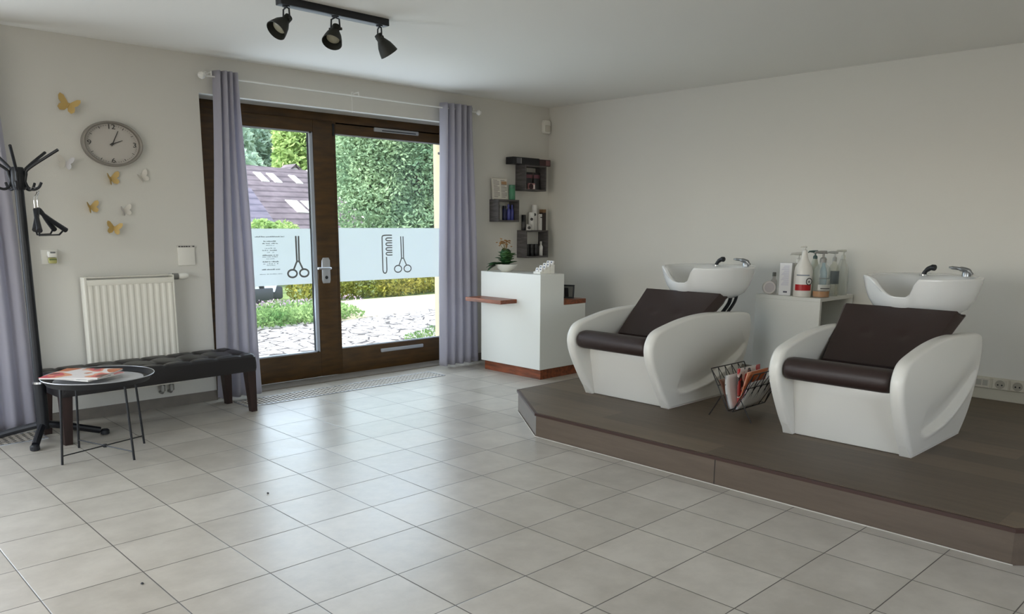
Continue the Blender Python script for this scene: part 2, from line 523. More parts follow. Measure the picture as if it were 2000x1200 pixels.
class MB:
    def __init__(self):
        self.v, self.f = [], []

    def add(self, vs, fs):
        o = len(self.v)
        self.v += [Vector(p) for p in vs]
        self.f += [[i + o for i in f] for f in fs]
        return self

    def xform(self, m):
        self.v = [m @ p for p in self.v]
        return self

    def box(self, a, b, bev=0.0, seg=2, m=None):
        x0, y0, z0 = a
        x1, y1, z1 = b
        vs = [(x0, y0, z0), (x1, y0, z0), (x1, y1, z0), (x0, y1, z0), (x0, y0, z1), (x1, y0, z1), (x1, y1, z1), (x0, y1, z1)]
        fs = [(0, 3, 2, 1), (4, 5, 6, 7), (0, 1, 5, 4), (1, 2, 6, 5), (2, 3, 7, 6), (3, 0, 4, 7)]
        if bev > 0:
            bm = bmesh.new()
            bv = [bm.verts.new(p) for p in vs]
            for f in fs:
                bm.faces.new([bv[i] for i in f])
            bmesh.ops.bevel(bm, geom=bm.edges[:] + bm.verts[:], offset=bev, segments=seg, profile=0.5, affect='EDGES')
            bm.verts.index_update()
            vs = [v.co.copy() for v in bm.verts]
            fs = [[v.index for v in f.verts] for f in bm.faces]
            bm.free()
        if m is not None:
            vs = [m @ Vector(p) for p in vs]
        return self.add(vs, fs)

    def tube(self, pts, r, n=8, closed=False):
        pts = [Vector(p) for p in pts]
        k = len(pts)
        rs = r if isinstance(r, (list, tuple)) else [r] * k
        tang = []
        for i in range(k):
            if closed:
                t = pts[(i + 1) % k] - pts[i - 1]
            else:
                t = pts[min(i + 1, k - 1)] - pts[max(i - 1, 0)]
            tang.append(t.normalized())
        up = Vector((0, 0, 1)) if abs(tang[0].z) < 0.9 else Vector((1, 0, 0))
        u = tang[0].cross(up).normalized()
        vs, fs = [], []
        for i in range(k):
            u = (u - tang[i] * u.dot(tang[i])).normalized()
            w = tang[i].cross(u)
            for j in range(n):
                a = 2 * math.pi * j / n
                vs.append(pts[i] + rs[i] * (math.cos(a) * u + math.sin(a) * w))
        for i in range(k if closed else k - 1):
            i2 = (i + 1) % k
            for j in range(n):
                fs.append((i * n + j, i * n + (j + 1) % n, i2 * n + (j + 1) % n, i2 * n + j))
        if not closed:
            fs.append(tuple(range(n))[::-1])
            fs.append(tuple((k - 1) * n + j for j in range(n)))
        return self.add(vs, fs)

    def lathe(self, prof, c=(0, 0, 0), n=24, sx=1.0, sy=1.0, m=None, cap=True):
        vs, fs = [], []
        for r, z in prof:
            for j in range(n):
                a = 2 * math.pi * j / n
                vs.append(Vector((r * math.cos(a) * sx, r * math.sin(a) * sy, z)))
        for i in range(len(prof) - 1):
            for j in range(n):
                fs.append((i * n + j, i * n + (j + 1) % n, (i + 1) * n + (j + 1) % n, (i + 1) * n + j))
        if cap:
            fs.append(tuple(range(n))[::-1])
            fs.append(tuple((len(prof) - 1) * n + j for j in range(n)))
        mm = Matrix.Translation(c) @ (m if m is not None else Matrix())
        return self.add([mm @ v for v in vs], fs)

    def prism(self, poly, axis, a, b, bev=0.0, seg=2):
        """Extrude a 2D polygon: axis 0/1/2 is the extrusion axis, poly in the two other axes, in order."""
        def P(p, t):
            q = [0, 0, 0]
            q[axis] = t
            o = [i for i in range(3) if i != axis]
            q[o[0]], q[o[1]] = p
            return Vector(q)
        n = len(poly)
        bm = bmesh.new()
        lo = [bm.verts.new(P(p, a)) for p in poly]
        hi = [bm.verts.new(P(p, b)) for p in poly]
        bm.faces.new(lo)
        bm.faces.new(hi[::-1])
        for i in range(n):
            bm.faces.new((lo[i], lo[(i + 1) % n], hi[(i + 1) % n], hi[i]))
        bmesh.ops.recalc_face_normals(bm, faces=bm.faces[:])
        if bev > 0:
            bmesh.ops.bevel(bm, geom=bm.edges[:] + bm.verts[:], offset=bev, segments=seg, profile=0.5, affect='EDGES')
        bm.verts.index_update()
        self.add([v.co.copy() for v in bm.verts], [[v.index for v in f.verts] for f in bm.faces])
        bm.free()
        return self

    def grid(self, rows, closed_u=False):
        """rows: list of equally long point rows."""
        w = len(rows[0])
        vs = [p for r in rows for p in r]
        fs = []
        for i in range(len(rows) - 1):
            for j in range(w if closed_u else w - 1):
                fs.append((i * w + j, i * w + (j + 1) % w, (i + 1) * w + (j + 1) % w, (i + 1) * w + j))
        return self.add(vs, fs)

    def build(self, name, material, parent=None, local=False, smooth=35, solid=0.0):
        me = bpy.data.meshes.new(name)
        vs = self.v
        if parent is not None and not local:
            inv = T[parent.name].inverted()
            vs = [inv @ p for p in vs]
        me.from_pydata([tuple(p) for p in vs], [], self.f)
        bm = bmesh.new()
        bm.from_mesh(me)
        bmesh.ops.recalc_face_normals(bm, faces=bm.faces[:])
        bm.to_mesh(me)
        bm.free()
        mats = material if isinstance(material, (list, tuple)) else [material]
        for m in mats:
            me.materials.append(m)
        if smooth:
            me.polygons.foreach_set('use_smooth', [True] * len(me.polygons))
            me.set_sharp_from_angle(angle=R(smooth))
        me.update()
        o = bpy.data.objects.new(name, me)
        COL.objects.link(o)
        if parent is not None:
            o.parent = parent
            T[o.name] = T[parent.name]
        else:
            T[o.name] = Matrix()
        if solid:
            md = o.modifiers.new('thickness', 'SOLIDIFY')
            md.thickness = solid
            md.offset = 0
        return o


def tag(o, label=None, cat=None, group=None, kind=None):
    if label:
        o['label'] = label
    if cat:
        o['category'] = cat
    if group:
        o['group'] = group
    if kind:
        o['kind'] = kind
    return o


def thing(name, label, cat, loc=(0, 0, 0), rotz=0.0, group=None, kind=None):
    o = bpy.data.objects.new(name, None)
    o.empty_display_size = 0.1
    COL.objects.link(o)
    o.location = loc
    o.rotation_euler = (0, 0, rotz)
    T[o.name] = Matrix.Translation(loc) @ Matrix.Rotation(rotz, 4, 'Z')
    return tag(o, label, cat, group, kind)


def base_at(o, loc):
    """Move a single-mesh thing's origin to its base without moving the mesh."""
    o.data.transform(Matrix.Translation(-Vector(loc)))
    o.location = loc
    T[o.name] = Matrix.Translation(loc)
    return o


def one(mb, name, material, label, cat, base, group=None, kind=None, smooth=35):
    o = mb.build(name, material, smooth=smooth)
    base_at(o, base)
    return tag(o, label, cat, group, kind)


def dup(root, loc, label=None, rotz=None):
    r = root.copy()
    COL.objects.link(r)
    r.location = loc
    if rotz is not None:
        r.rotation_euler = (0, 0, rotz)
    T[r.name] = Matrix.Translation(loc) @ Matrix.Rotation(r.rotation_euler.z, 4, 'Z')
    if label:
        r['label'] = label
    for ch in list(root.children):
        c = ch.copy()
        COL.objects.link(c)
        c.parent = r
        for g in ch.children:
            d = g.copy()
            COL.objects.link(d)
            d.parent = c
    return r


def struct(mb, name, material, parent=None, smooth=35):
    o = mb.build(name, material, parent, smooth=smooth)
    if parent is None:
        o['kind'] = 'structure'
    return o


def smoothpath(pts, n=6, closed=False):
    """Catmull-Rom through the points."""
    pts = [Vector(p) for p in pts]
    k = len(pts)
    out = []
    segs = k if closed else k - 1
    for i in range(segs):
        p0 = pts[i - 1] if (closed or i > 0) else pts[0]
        p1, p2 = pts[i], pts[(i + 1) % k]
        p3 = pts[(i + 2) % k] if (closed or i + 2 < k) else pts[-1]
        for s in range(n):
            t = s / n
            out.append(0.5 * ((2 * p1) + (p2 - p0) * t + (2 * p0 - 5 * p1 + 4 * p2 - p3) * t * t + (3 * p1 - p0 - 3 * p2 + p3) * t ** 3))
    if not closed:
        out.append(pts[-1])
    return out


def rot_to(d):
    """Matrix turning +z to direction d."""
    return Vector(d).to_track_quat('Z', 'Y').to_matrix().to_4x4()


# ------------------------------------------------------------------ the room
YW, XW, ZC = 6.59, 6.90, 2.83
XL, YB, YO = -2.2, -2.5, 7.12
struct(MB().box((XL - .3, YB - .3, -0.12), (XW + .3, YO, 0.0)), 'floor', M['tile'], smooth=0)
struct(MB().box((XL - .3, YB - .3, ZC), (XW + .3, YO, ZC + .15)), 'ceiling', M['ceiling'], smooth=0)
struct(MB().box((XW, YB - .3, 0), (XW + .3, YO, ZC)), 'wall_right', M['wall'], smooth=0)
wb = MB()
LZ = 2.535
for a, b in (((XL - .3, YW, 0), (-1.50, YO, ZC)), ((1.40, YW, 0), (2.805, YO, ZC)), ((5.66, YW, 0), (XW, YO, ZC)),
             ((-1.50, YW, LZ), (1.40, YO, ZC)), ((2.805, YW, LZ), (5.66, YO, ZC))):
    wb.box(a, b)
struct(wb, 'wall_back', M['wall'], smooth=0)
wl = MB()
for a, b in (((XL - .3, YB - .3, 0), (XL, 1.4, ZC)), ((XL - .3, 4.6, 0), (XL, YW, ZC)), ((XL - .3, 1.4, 0), (XL, 4.6, .7)), ((XL - .3, 1.4, 2.4), (XL, 4.6, ZC))):
    wl.box(a, b)
struct(wl, 'wall_left', M['wall'], smooth=0)
wf = MB()
for a, b in (((XL, YB - .3, 0), (-.6, YB, ZC)), ((3.6, YB - .3, 0), (XW, YB, ZC)), ((-.6, YB - .3, 0), (3.6, YB, .75)), ((-.6, YB - .3, 2.4), (3.6, YB, ZC))):
    wf.box(a, b)
struct(wf, 'wall_front', M['wall'], smooth=0)
# sunlit outer jamb of the doorway, with its little black fixing
rv = MB().box((5.645, 6.97, 0), (5.66, 7.16, LZ))
rv.box((5.66, YO, 0), (7.4, YO + .04, 3.2))
jm = struct(rv, 'trim_1', M['outer'], smooth=0)
MB().lathe([(0.014, 0), (0.014, 0.006), (0.006, 0.008)], n=12, m=Matrix.Translation((5.645, 7.06, 2.27)) @ rot_to((-1, 0, 0))).build('fixing', M['black'], jm)
struct(MB().box((1.40, YW - .012, 0), (2.805, YW, .085)), 'baseboard_back', M['skirt'], smooth=0)
struct(MB().box((5.66, YW - .012, 0), (XW, YW, .085)), 'baseboard_corner', M['skirt'], smooth=0)
struct(MB().box((2.805, 6.62, 0.0), (5.66, 6.86, .012)), 'trim_2', M['skirt'], smooth=0)

# ------------------------------------------------------------------ glazed double door
YD = 6.88
door = thing('door_1', 'brown wooden double glazed door with frosted film across both panes', 'door', (4.2, YD, 0), kind='structure')
fr = MB()
fr.box((2.81, YD, 2.44), (5.655, YD + .09, LZ), .004)
fr.box((2.81, YD, 0), (2.90, YD + .09, 2.44), .004)
fr.box((5.60, YD, 0), (5.655, YD + .09, 2.44), .004)
fr.build('door_frame', M['frame'], door)
lf = MB()
g0, g1 = (3.10, .257), (3.985, 2.348)
lf.box((2.90, YD - .018, .012), (g0[0], YD + .06, 2.46), .005)
lf.box((g1[0], YD - .018, .012), (4.192, YD + .06, 2.46), .005)
lf.box((g0[0], YD - .018, .012), (g1[0], YD + .06, g0[1]), .005)
lf.box((g0[0], YD - .018, g1[1]), (g1[0], YD + .06, 2.46), .005)
leaf = lf.build('door_leaf', M['frame'], door)
bd = MB()
bw = .012
bd.box((g1[0] - .034, YD - .004, g0[1]), (g1[0] + .001, YD + .036, g1[1]))  # wide pale strip paints the lit reveal of the right stile
bd.box((g0[0], YD - .004, g0[1] - .001), (g1[0] - bw, YD + .036, g0[1] + bw))
bd.box((g0[0], YD - .004, g1[1] - bw), (g1[0] - bw, YD + .036, g1[1] + .001))
bd.build('glazing_bead', M['bead'], leaf)
MB().box((g1[0] - .041, YD + .026, g0[1]), (g1[0] - .034, YD + .04, g1[1])).build('gasket', M['gasket'], leaf)
fx = MB()
h0, h1 = (4.236, .262), (5.60, 2.352)
fx.box((4.198, YD, .0), (h0[0], YD + .07, 2.44), .004)
fx.box((h0[0], YD, .0), (h1[0], YD + .07, h0[1]), .004)
fx.box((h0[0], YD, h1[1]), (h1[0], YD + .07, 2.46), .004)
side = fx.build('fixed_side', M['frame'], door)
bd = MB()
bd.box((h0[0], YD + .01, h0[1] - .001), (h1[0], YD + .04, h0[1] + .01))
bd.box((h0[0], YD + .01, h1[1] - .01), (h1[0], YD + .04, h1[1] + .001))
bd.build('glazing_bead', M['bead'], side)
MB().box((4.193, YD - .02, 2.33), (4.215, YD + .01, 2.44), .003).build('top_catch', M['gasket'], door)
MB().box((g0[0], YD + .036, g0[1]), (g1[0], YD + .042, g1[1])).build('glass_pane', M['glass'], leaf, smooth=0)
MB().box((h0[0], YD + .036, h0[1]), (h1[0], YD + .042, h1[1])).build('glass_pane', M['glass'], side, smooth=0)
hd = MB()
hd.prism([(4.028, .93), (4.105, .93), (4.112, .96), (4.112, 1.15), (4.098, 1.176), (4.035, 1.176), (4.022, 1.15), (4.02, .96)], 1, YD - .03, YD - .018, .004)
pl = hd.build('handle_plate', M['alu'], leaf)
MB().tube([(4.09, YD - .02, 1.075), (4.09, YD - .075, 1.075), (4.07, YD - .085, 1.075), (3.945, YD - .085, 1.078)], .011, 10).build('handle', M['alu'], leaf)
MB().lathe([(0.016, 0), (0.016, 0.004), (0.012, 0.006)], n=12, m=Matrix.Translation((4.067, YD - .03, .985)) @ rot_to((0, -1, 0))).build('keyhole', M['gasket'], leaf)
for z0, z1, x0, x1 in ((2.408, 2.448, 4.672, 5.222), (.178, .215, 4.692, 5.242)):
    v = MB().box((x0, YD - .02, z0), (x1, YD, z1), .007).build('vent', M['vent'], side)
    if z0 > 1:
        MB().box((x0 + .09, YD - .023, z0 + .010), (x1 - .04, YD - .019, z0 + .018)).build('vent_slot', M['gasket'], door)
# frosted film with printed comb, scissors and rows of lettering
f1 = MB().box((g0[0], YD + .030, .928), (g1[0] - .036, YD + .032, 1.453)).build('window_film', M['film'], door, smooth=0)
f2 = MB().box((h0[0], YD + .030, .932), (h1[0], YD + .032, 1.460)).build('window_film', M['film'], door, smooth=0)
YF = YD + .028


def ring(cx, cz, rx, rz, n=28):
    return [(cx + rx * math.cos(2 * math.pi * i / n), YF, cz + rz * math.sin(2 * math.pi * i / n)) for i in range(n)]


def scissors(px, w):
    a0, a1, piv, ls, rs, lc, rc, rr = px
    mb = MB()
    for top, bot in ((a0, ls), (a1, rs)):
        mb.tube([(top[0], YF, top[1]), (bot[0], YF, bot[1])], w, 6)
    mb.tube([(ls[0], YF, ls[1]), (lc[0] + rr[0] * .25, YF, lc[1] + rr[1] * .92)], w, 6)
    mb.tube([(rs[0], YF, rs[1]), (rc[0] - rr[0] * .25, YF, rc[1] + rr[1] * .92)], w, 6)
    mb.tube([(ls[0], YF, ls[1]), (rs[0], YF, rs[1])], w, 6)
    for c in (lc, rc):
        mb.tube(ring(c[0], c[1], rr[0], rr[1]), w, 6, closed=True)
    mb.v = [Vector((p.x, YF + (p.y - YF) * .12, p.z)) for p in mb.v]
    return mb


scissors(((3.787, 1.384), (3.815, 1.384), None, (3.788, 1.146), (3.812, 1.146), (3.737, 1.032), (3.861, 1.034), (.047, .036)), .0098).build('scissors_print', M['print'], f1)
scissors(((4.999, 1.374), (5.029, 1.374), None, (5.005, 1.146), (5.031, 1.146), (4.958, 1.036), (5.081, 1.036), (.046, .036)), .0072).build('scissors_print', M['print'], f2)
cm = MB()
w = .0075
cm.tube(smoothpath([(4.888, YF, 1.386), (4.80, YF, 1.386), (4.768, YF, 1.376), (4.764, YF, 1.35)], 4) + smoothpath([(4.766, YF, 1.03), (4.775, YF, 1.005), (4.792, YF, .997), (4.808, YF, 1.005), (4.816, YF, 1.03)], 4) + [Vector((4.814, YF, 1.164))], w, 6)
for zt, zb in ((1.358, 1.331), (1.308, 1.281), (1.258, 1.231), (1.210, 1.183)):
    zm = (zt + zb) / 2
    cm.tube(smoothpath([(4.889, YF, zt), (4.83, YF, zt), (4.81, YF, zm), (4.83, YF, zb), (4.889, YF, zb)], 5), w * .9, 6)
cm.v = [Vector((p.x, YF + (p.y - YF) * .12, p.z)) for p in cm.v]
cm.build('comb_print', M['print'], f2)
# lettering too small to read in the photograph: rows of short strokes at the same places and sizes
tx = MB()
rows = [(3.377, 3.669, 1.378, .012), (3.459, 3.581, 1.336, .011), (3.446, 3.601, 1.316, .010), (3.483, 3.564, 1.300, .006), (3.47, 3.577, 1.273, .010), (3.445, 3.6, 1.253, .010),
        (3.477, 3.561, 1.236, .006), (3.443, 3.599, 1.209, .012), (3.442, 3.597, 1.194, .008), (3.476, 3.56, 1.176, .006), (3.441, 3.601, 1.149, .012), (3.446, 3.595, 1.13, .008),
        (3.481, 3.565, 1.116, .006), (3.431, 3.612, 1.077, .012), (3.408, 3.633, 1.035, .006)]
rng = random.Random(3)
for x0, x1, z, h in rows:
    x = x0
    while x < x1:
        wd = rng.uniform(.003, .006)
        hh = h * rng.choice((.5, .6, .6, .9))
        if rng.random() > .14:
            tx.box((x, YF, z - h * .3), (min(x + wd, x1), YF + .001, z - h * .3 + hh))
        x += wd + rng.uniform(.001, .0022)
tx.build('lettering', M['print_soft'], f1, smooth=0)

# second glazed door of the same wall, mostly out of frame
w2 = thing('window_1', 'second brown glazed door behind the far left curtain', 'window', (-.05, YD, 0), kind='structure')
fr = MB()
fr.box((-1.50, YD, 2.35), (1.40, YD + .09, LZ), .004)
fr.box((-1.50, YD, 0), (1.40, YD + .09, .26), .004)
for x0, x1 in ((-1.50, -1.25), (-.16, .16), (1.15, 1.40)):
    fr.box((x0, YD, .26), (x1, YD + .09, 2.35), .004)
fr.build('window_frame', M['frame'], w2)
for x0, x1 in ((-1.25, -.16), (.16, 1.15)):
    MB().box((x0, YD + .036, .26), (x1, YD + .042, 2.35)).build('glass_pane', M['glass'], w2, smooth=0)


# ------------------------------------------------------------------ curtains and rod
def curtain(name, label, top, bot, z0, z1, folds, yc, amp, phase, flare=1.0):
    """top/bot: (x0, x1) at the rod and at the hem."""
    rows = []
    nz, nx = 40, folds * 14
    for i in range(nz + 1):
        t = i / nz                           # 0 top .. 1 hem
        z = z1 + (z0 - z1) * t
        row = []
        for j in range(nx + 1):
            u = j / nx
            x0 = top[0] + (bot[0] - top[0]) * t ** 1.1
            x1 = top[1] + (bot[1] - top[1]) * t ** 1.1
            x = x0 + (x1 - x0) * u
            ph = 2 * math.pi * folds * u + phase
            a = amp * (1.0 + .25 * math.sin(3.1 * u + 2.2 * t)) * (1 - .25 * t)
            s = math.sin(ph + .5 * math.sin(2.3 * t + 4 * u))
            y = yc + a * (s + .25 * math.sin(2 * ph + 1.3)) + .008 * math.sin(5 * t + 9 * u)
            x += .012 * math.cos(ph) + .006 * math.sin(7 * t + 5 * u)
            zz = z + (.006 * math.sin(ph) if i == nz else 0)
            row.append((x, y, zz))
        rows.append(row)
    o = thing(name, label, 'curtain', ((bot[0] + bot[1]) / 2, yc, z0), group='lavender grey curtains')
    MB().grid(rows).build('drape', M['curtain'], o, smooth=60, solid=.003)
    for k in range(folds):
        u = (k + .5) / folds
        cx = top[0] + (top[1] - top[0]) * u
        MB().tube([(cx + .004 * math.sin(q), yc + .026 * math.cos(q), z1 - .05 + .026 * math.sin(q)) for q in [2 * math.pi * i / 16 for i in range(16)]], .004, 6, closed=True).build('eyelet_ring', M['alu'], o)
    return o


YR = 6.48
curtain('curtain', 'long lavender grey curtain between the wall radiator and the glazed door', (2.885, 3.085), (2.76, 3.165), .03, 2.705, 4, YR, .040, .6)
curtain('curtain', 'pale grey curtain at the right end of the rod, beside the white reception desk', (5.225, 5.625), (5.165, 5.735), .03, 2.705, 5, YR, .042, 2.0)
curtain('curtain', 'far left grey curtain behind the black coat stand', (.80, 1.36), (.70, 1.43), .03, 2.70, 6, YR - .01, .05, 1.0)
rod = thing('curtain_rod', 'thin white curtain rod above the glazed door', 'curtain rod', (4.2, YR, 2.655))
MB().tube([(2.83, YR, 2.655), (5.68, YR, 2.655)], .0065, 10).build('pole', M['rod'], rod)
for x, lb in ((2.822, 0), (5.69, 1)):
    MB().lathe([(.006, 0), (.022, .012), (.03, .03), (.022, .05), (.008, .06)], n=16, m=Matrix.Translation((x, YR, 2.655)) @ rot_to((-1 if lb == 0 else 1, 0, 0))).build('finial', M['rod'], rod)
for x in (2.87, 4.25, 5.645):
    b = MB().tube([(x, YW + .002, 2.69), (x, YR, 2.69), (x, YR, 2.662)], .006, 8)
    b.lathe([(.018, 0), (.018, .008)], n=12, m=Matrix.Translation((x, YW - .008, 2.69)) @ rot_to((0, 1, 0)))
    b.build('bracket', M['rod'], rod)
MB().tube([(5.34, YR, 2.655), (5.43, YR, 2.655)], .011, 10).build('sleeve', M['rod'], rod)
MB().tube([(4.17, YR - .007, 2.655), (4.172, YR - .008, 2.56), (4.17, YR - .007, 2.50)], .0018, 6).build('pull_cord', M['rod'], rod)


# ------------------------------------------------------------------ floor grilles in front of the doors
def grille(name, label, x0, x1, y0, y1):
    o = thing(name, label, 'floor grille', ((x0 + x1) / 2, (y0 + y1) / 2, 0), group='convector grilles in the floor')
    b = MB()
    b.box((x0, y0, .0005), (x1, y0 + .012, .006))
    b.box((x0, y1 - .012, .0005), (x1, y1, .006))
    for x in (x0, x1 - .012):
        b.box((x, y0 + .012, .0005), (x + .012, y1 - .012, .006))
    b.build('edge_frame', M['alu'], o, smooth=0)
    MB().box((x0 + .012, y0 + .012, .0004), (x1 - .012, y1 - .012, .0014)).build('dark_base', cmat((46, 44, 42), .7, name='grille_shadow_base'), o, smooth=0)
    s = MB()
    x = x0 + .02
    while x < x1 - .02:
        s.box((x, y0 + .012, .0014), (x + .020, y1 - .012, .0055))
        x += .042
    sl = s.build('slats', cmat((188, 180, 168), .45, name='grille_slat'), o, smooth=0)
    r = MB()
    for k in range(1, 6):
        yy = y0 + (y1 - y0) * k / 6
        r.box((x0 + .012, yy - .005, .002), (x1 - .012, yy + .005, .0062))
    r.build('cross_bars', cmat((188, 180, 168), .45), o, smooth=0)
    return o


grille('floor_grille', 'pale metal floor grille in the tiles in front of the glazed door', 2.86, 4.95, 6.125, 6.40)
grille('floor_grille', 'floor grille under the far left curtain beside the coat stand foot', -.9, 1.40, 6.165, 6.44)

# ------------------------------------------------------------------ wall clock (an oval face)
cx, cz = 2.112, 2.084
sxr, szr = .215, .166
clk = thing('wall_clock', 'oval taupe wall clock with a pale face above the radiator', 'clock', (cx, YW, cz))
SQ = Matrix.Translation((cx, YW, cz)) @ Matrix.Diagonal((sxr, 1, szr, 1)) @ Matrix.Rotation(R(90), 4, 'X')
MB().lathe([(1.0, 0), (1.0, .035), (.985, .05), (.95, .052), (.90, .046), (.885, .018)], n=64, m=SQ, cap=False).build('rim', M['clock_rim'], clk)
MB().lathe([(.9, .001), (.9, .018), (.0001, .0185)], n=64, m=SQ).build('face', M['clock_face'], clk)
for quarter in range(4):
    tk = MB()
    for k in range(quarter * 15 + 1, quarter * 15 + 15):
        a = 2 * math.pi * k / 60
        r0, r1, hw = (.74, .83, .010) if k % 5 == 0 else (.79, .83, .004)
        ca, sa = math.cos(a), math.sin(a)
        p = [(r0 * sa - hw * ca, r0 * ca + hw * sa), (r0 * sa + hw * ca, r0 * ca - hw * sa), (r1 * sa + hw * ca, r1 * ca - hw * sa), (r1 * sa - hw * ca, r1 * ca + hw * sa)]
        tk.prism([(cx + q[0] * sxr, cz + q[1] * szr) for q in p], 1, YW - .0205, YW - .018)
    tk.build('minute_marks', M['clock_ink'], clk, smooth=0)


def text_mesh(s, size, sx, name, material, parent, loc, rot=(R(90), 0, 0), depth=.001):
    c = bpy.data.curves.new(name, 'FONT')
    c.body = s
    c.size = size
    c.align_x = 'CENTER'
    c.align_y = 'CENTER'
    c.extrude = depth
    t = bpy.data.objects.new(name, c)
    COL.objects.link(t)
    bpy.context.view_layer.update()
    me = bpy.data.meshes.new_from_object(t.evaluated_get(bpy.context.evaluated_depsgraph_get()))
    bpy.data.objects.remove(t)
    mm = Matrix.Translation(loc) @ Euler(rot).to_matrix().to_4x4() @ Matrix.Diagonal((sx, 1, 1, 1))
    me.transform((T[parent.name].inverted() if parent else Matrix()) @ mm)
    me.name = name
    me.materials.clear()
    me.materials.append(material)
    o = bpy.data.objects.new(name, me)
    COL.objects.link(o)
    if parent:
        o.parent = parent
        T[o.name] = T[parent.name]
    return o


for s, a in (('12', 0), ('3', 90), ('6', 180), ('9', 270)):
    text_mesh(s, .05, 1.25, 'numeral', M['clock_ink'], clk, (cx + .745 * sxr * math.sin(R(a)), YW - .020, cz + .745 * szr * math.cos(R(a))))
for nm, a, ln, hw in (('minute_hand', 20, .62, .016), ('hour_hand', 63, .38, .022)):
    ca, sa = math.cos(R(a)), math.sin(R(a))
    p = [(-.1 * sa - hw * ca, -.1 * ca + hw * sa), (-.1 * sa + hw * ca, -.1 * ca - hw * sa), (ln * sa + hw * .5 * ca, ln * ca - hw * .5 * sa), (ln * sa - hw * .5 * ca, ln * ca + hw * .5 * sa)]
    MB().prism([(cx + q[0] * sxr, cz + q[1] * szr) for q in p], 1, YW - .027, YW - .024).build(nm, M['clock_ink'], clk, smooth=0)
MB().lathe([(.045, .018), (.045, .03)], n=20, m=SQ).build('hub_cap', M['clock_ink'], clk)


# ------------------------------------------------------------------ paper butterflies on the wall
def butterfly(x, z, s, rot, m, m2, label, la=35, ra=65, kind_group='paper butterflies on the wall'):
    o = thing('paper_butterfly', label, 'butterfly', (x, YW, z), group=kind_group)
    shape = [(0, -.10), (.10, -.32), (.30, -.42), (.44, -.30), (.42, -.12), (.34, -.02), (.50, .10), (.58, .30), (.54, .46), (.36, .44), (.16, .26), (0, .10)]
    for sg, ang, mm in ((-1, la, m2), (1, ra, m)):
        A = math.radians(ang)
        vs = [(0.0, -.012 * s / .1, 0)]
        pts = []
        for (px, pz) in shape:
            px, pz = px * s * 1.15, pz * s
            pts.append((sg * px * math.cos(A), -px * math.sin(A) - .003, pz))
        b = MB()
        n = len(pts)
        b.add(pts, [list(range(n))])
        off = [(p[0] + .0008, p[1] - .0008, p[2]) for p in pts]
        b.add(off, [list(range(n))[::-1]])
        b.f += [[i, (i + 1) % n, n + (i + 1) % n, n + i] for i in range(n)]
        b.xform(Matrix.Rotation(R(rot), 4, 'Y'))
        b.build('wing', mm, o, local=True, smooth=0)
    MB().tube([(0, -.005, -.14 * s), (0, -.006, 0), (0, -.005, .16 * s)], .03 * s, 6).xform(Matrix.Rotation(R(rot), 4, 'Y')).build('body', m, o, local=True)
    return o


butterfly(1.835, 2.335, .13, 22, M['gold'], M['gold'], 'large gold paper butterfly, the highest one, up and left of the clock', 12, 52)
butterfly(1.785, 1.925, .105, 12, M['silver'], M['pearl'], 'silver and pearl paper butterfly beside the coat stand hooks', 18, 58)
butterfly(2.085, 1.825, .105, -12, M['gold'], M['gold'], 'gold paper butterfly right under the clock', 60, 20)
butterfly(2.31, 1.845, .095, -30, M['pearl'], M['pearl'], 'pale grey paper butterfly to the lower right of the clock', 58, 20)
butterfly(1.925, 1.61, .098, -10, M['gold'], M['gold'], 'small gold paper butterfly left of the lower white butterfly', 60, 22)
butterfly(2.165, 1.59, .09, -14, M['pearl'], M['silver'], 'white paper butterfly between two small gold ones, low on the wall', 55, 30)
butterfly(2.08, 1.455, .105, 12, M['gold'], M['gold'], 'gold paper butterfly lowest on the wall above the radiator', 22, 55)

# ------------------------------------------------------------------ small things on the window wall
so = thing('wall_socket', 'white wall socket plate left of the radiator, above the bench', 'socket', (1.62, YW, 1.25))
MB().box((1.565, YW - .010, 1.196), (1.675, YW, 1.303), .004).build('plate', M['white_pl'], so)
pg = thing('plug_in_freshener', 'ivory plug-in air freshener with a green oil flask in the wall socket', 'air freshener', (1.63, YW - .010, 1.25))
MB().box((1.600, YW - .06, 1.245), (1.66, YW - .0105, 1.292), .012).build('housing', M['white_pl'], pg)
MB().box((1.604, YW - .05, 1.202), (1.656, YW - .014, 1.244), .008).build('flask', cmat((176, 172, 112), .2, name='oil_flask'), pg)
MB().box((1.612, YW - .062, 1.275), (1.648, YW - .05, 1.288), .004).build('vent', M['grey_pl'], pg)
MB().box((1.606, YW - .052, 1.226), (1.654, YW - .049, 1.236)).build('label_band', cmat((96, 110, 62), .5, name='green_band'), pg)
cal = thing('wall_panel', 'flat pale control panel with a dark top strip between radiator and curtain', 'control panel', (2.615, YW, 1.235))
MB().box((2.547, YW - .016, 1.158), (2.684, YW, 1.305), .003).build('panel', M['white_pl'], cal)
b = MB().box((2.545, YW - .018, 1.303), (2.686, YW, 1.319), .002)
b.build('top_strip', cmat((186, 182, 176), .5, name='panel_strip'), cal)
b = MB()
for x0, x1 in ((2.552, 2.568), (2.574, 2.59), (2.594, 2.606), (2.61, 2.628), (2.634, 2.646), (2.666, 2.682)):
    b.box((x0, YW - .0195, 1.306), (x1, YW - .0175, 1.315))
b.build('strip_marks', cmat((54, 52, 50), .6, name='strip_ink'), cal, smooth=0)
sen = thing('motion_sensor', 'small white motion sensor high in the corner of the room', 'sensor', (6.80, YW, 2.60))
MB().prism([(6.785, 2.535), (6.865, 2.535), (6.88, 2.555), (6.88, 2.66), (6.865, 2.685), (6.785, 2.685), (6.77, 2.66), (6.77, 2.555)], 1, YW - .05, YW, .01).build('housing', M['white_pl'], sen)
MB().box((6.785, YW - .056, 2.555), (6.865, YW - .049, 2.625), .008).build('lens', cmat((206, 202, 190), .25, name='sensor_lens'), sen)

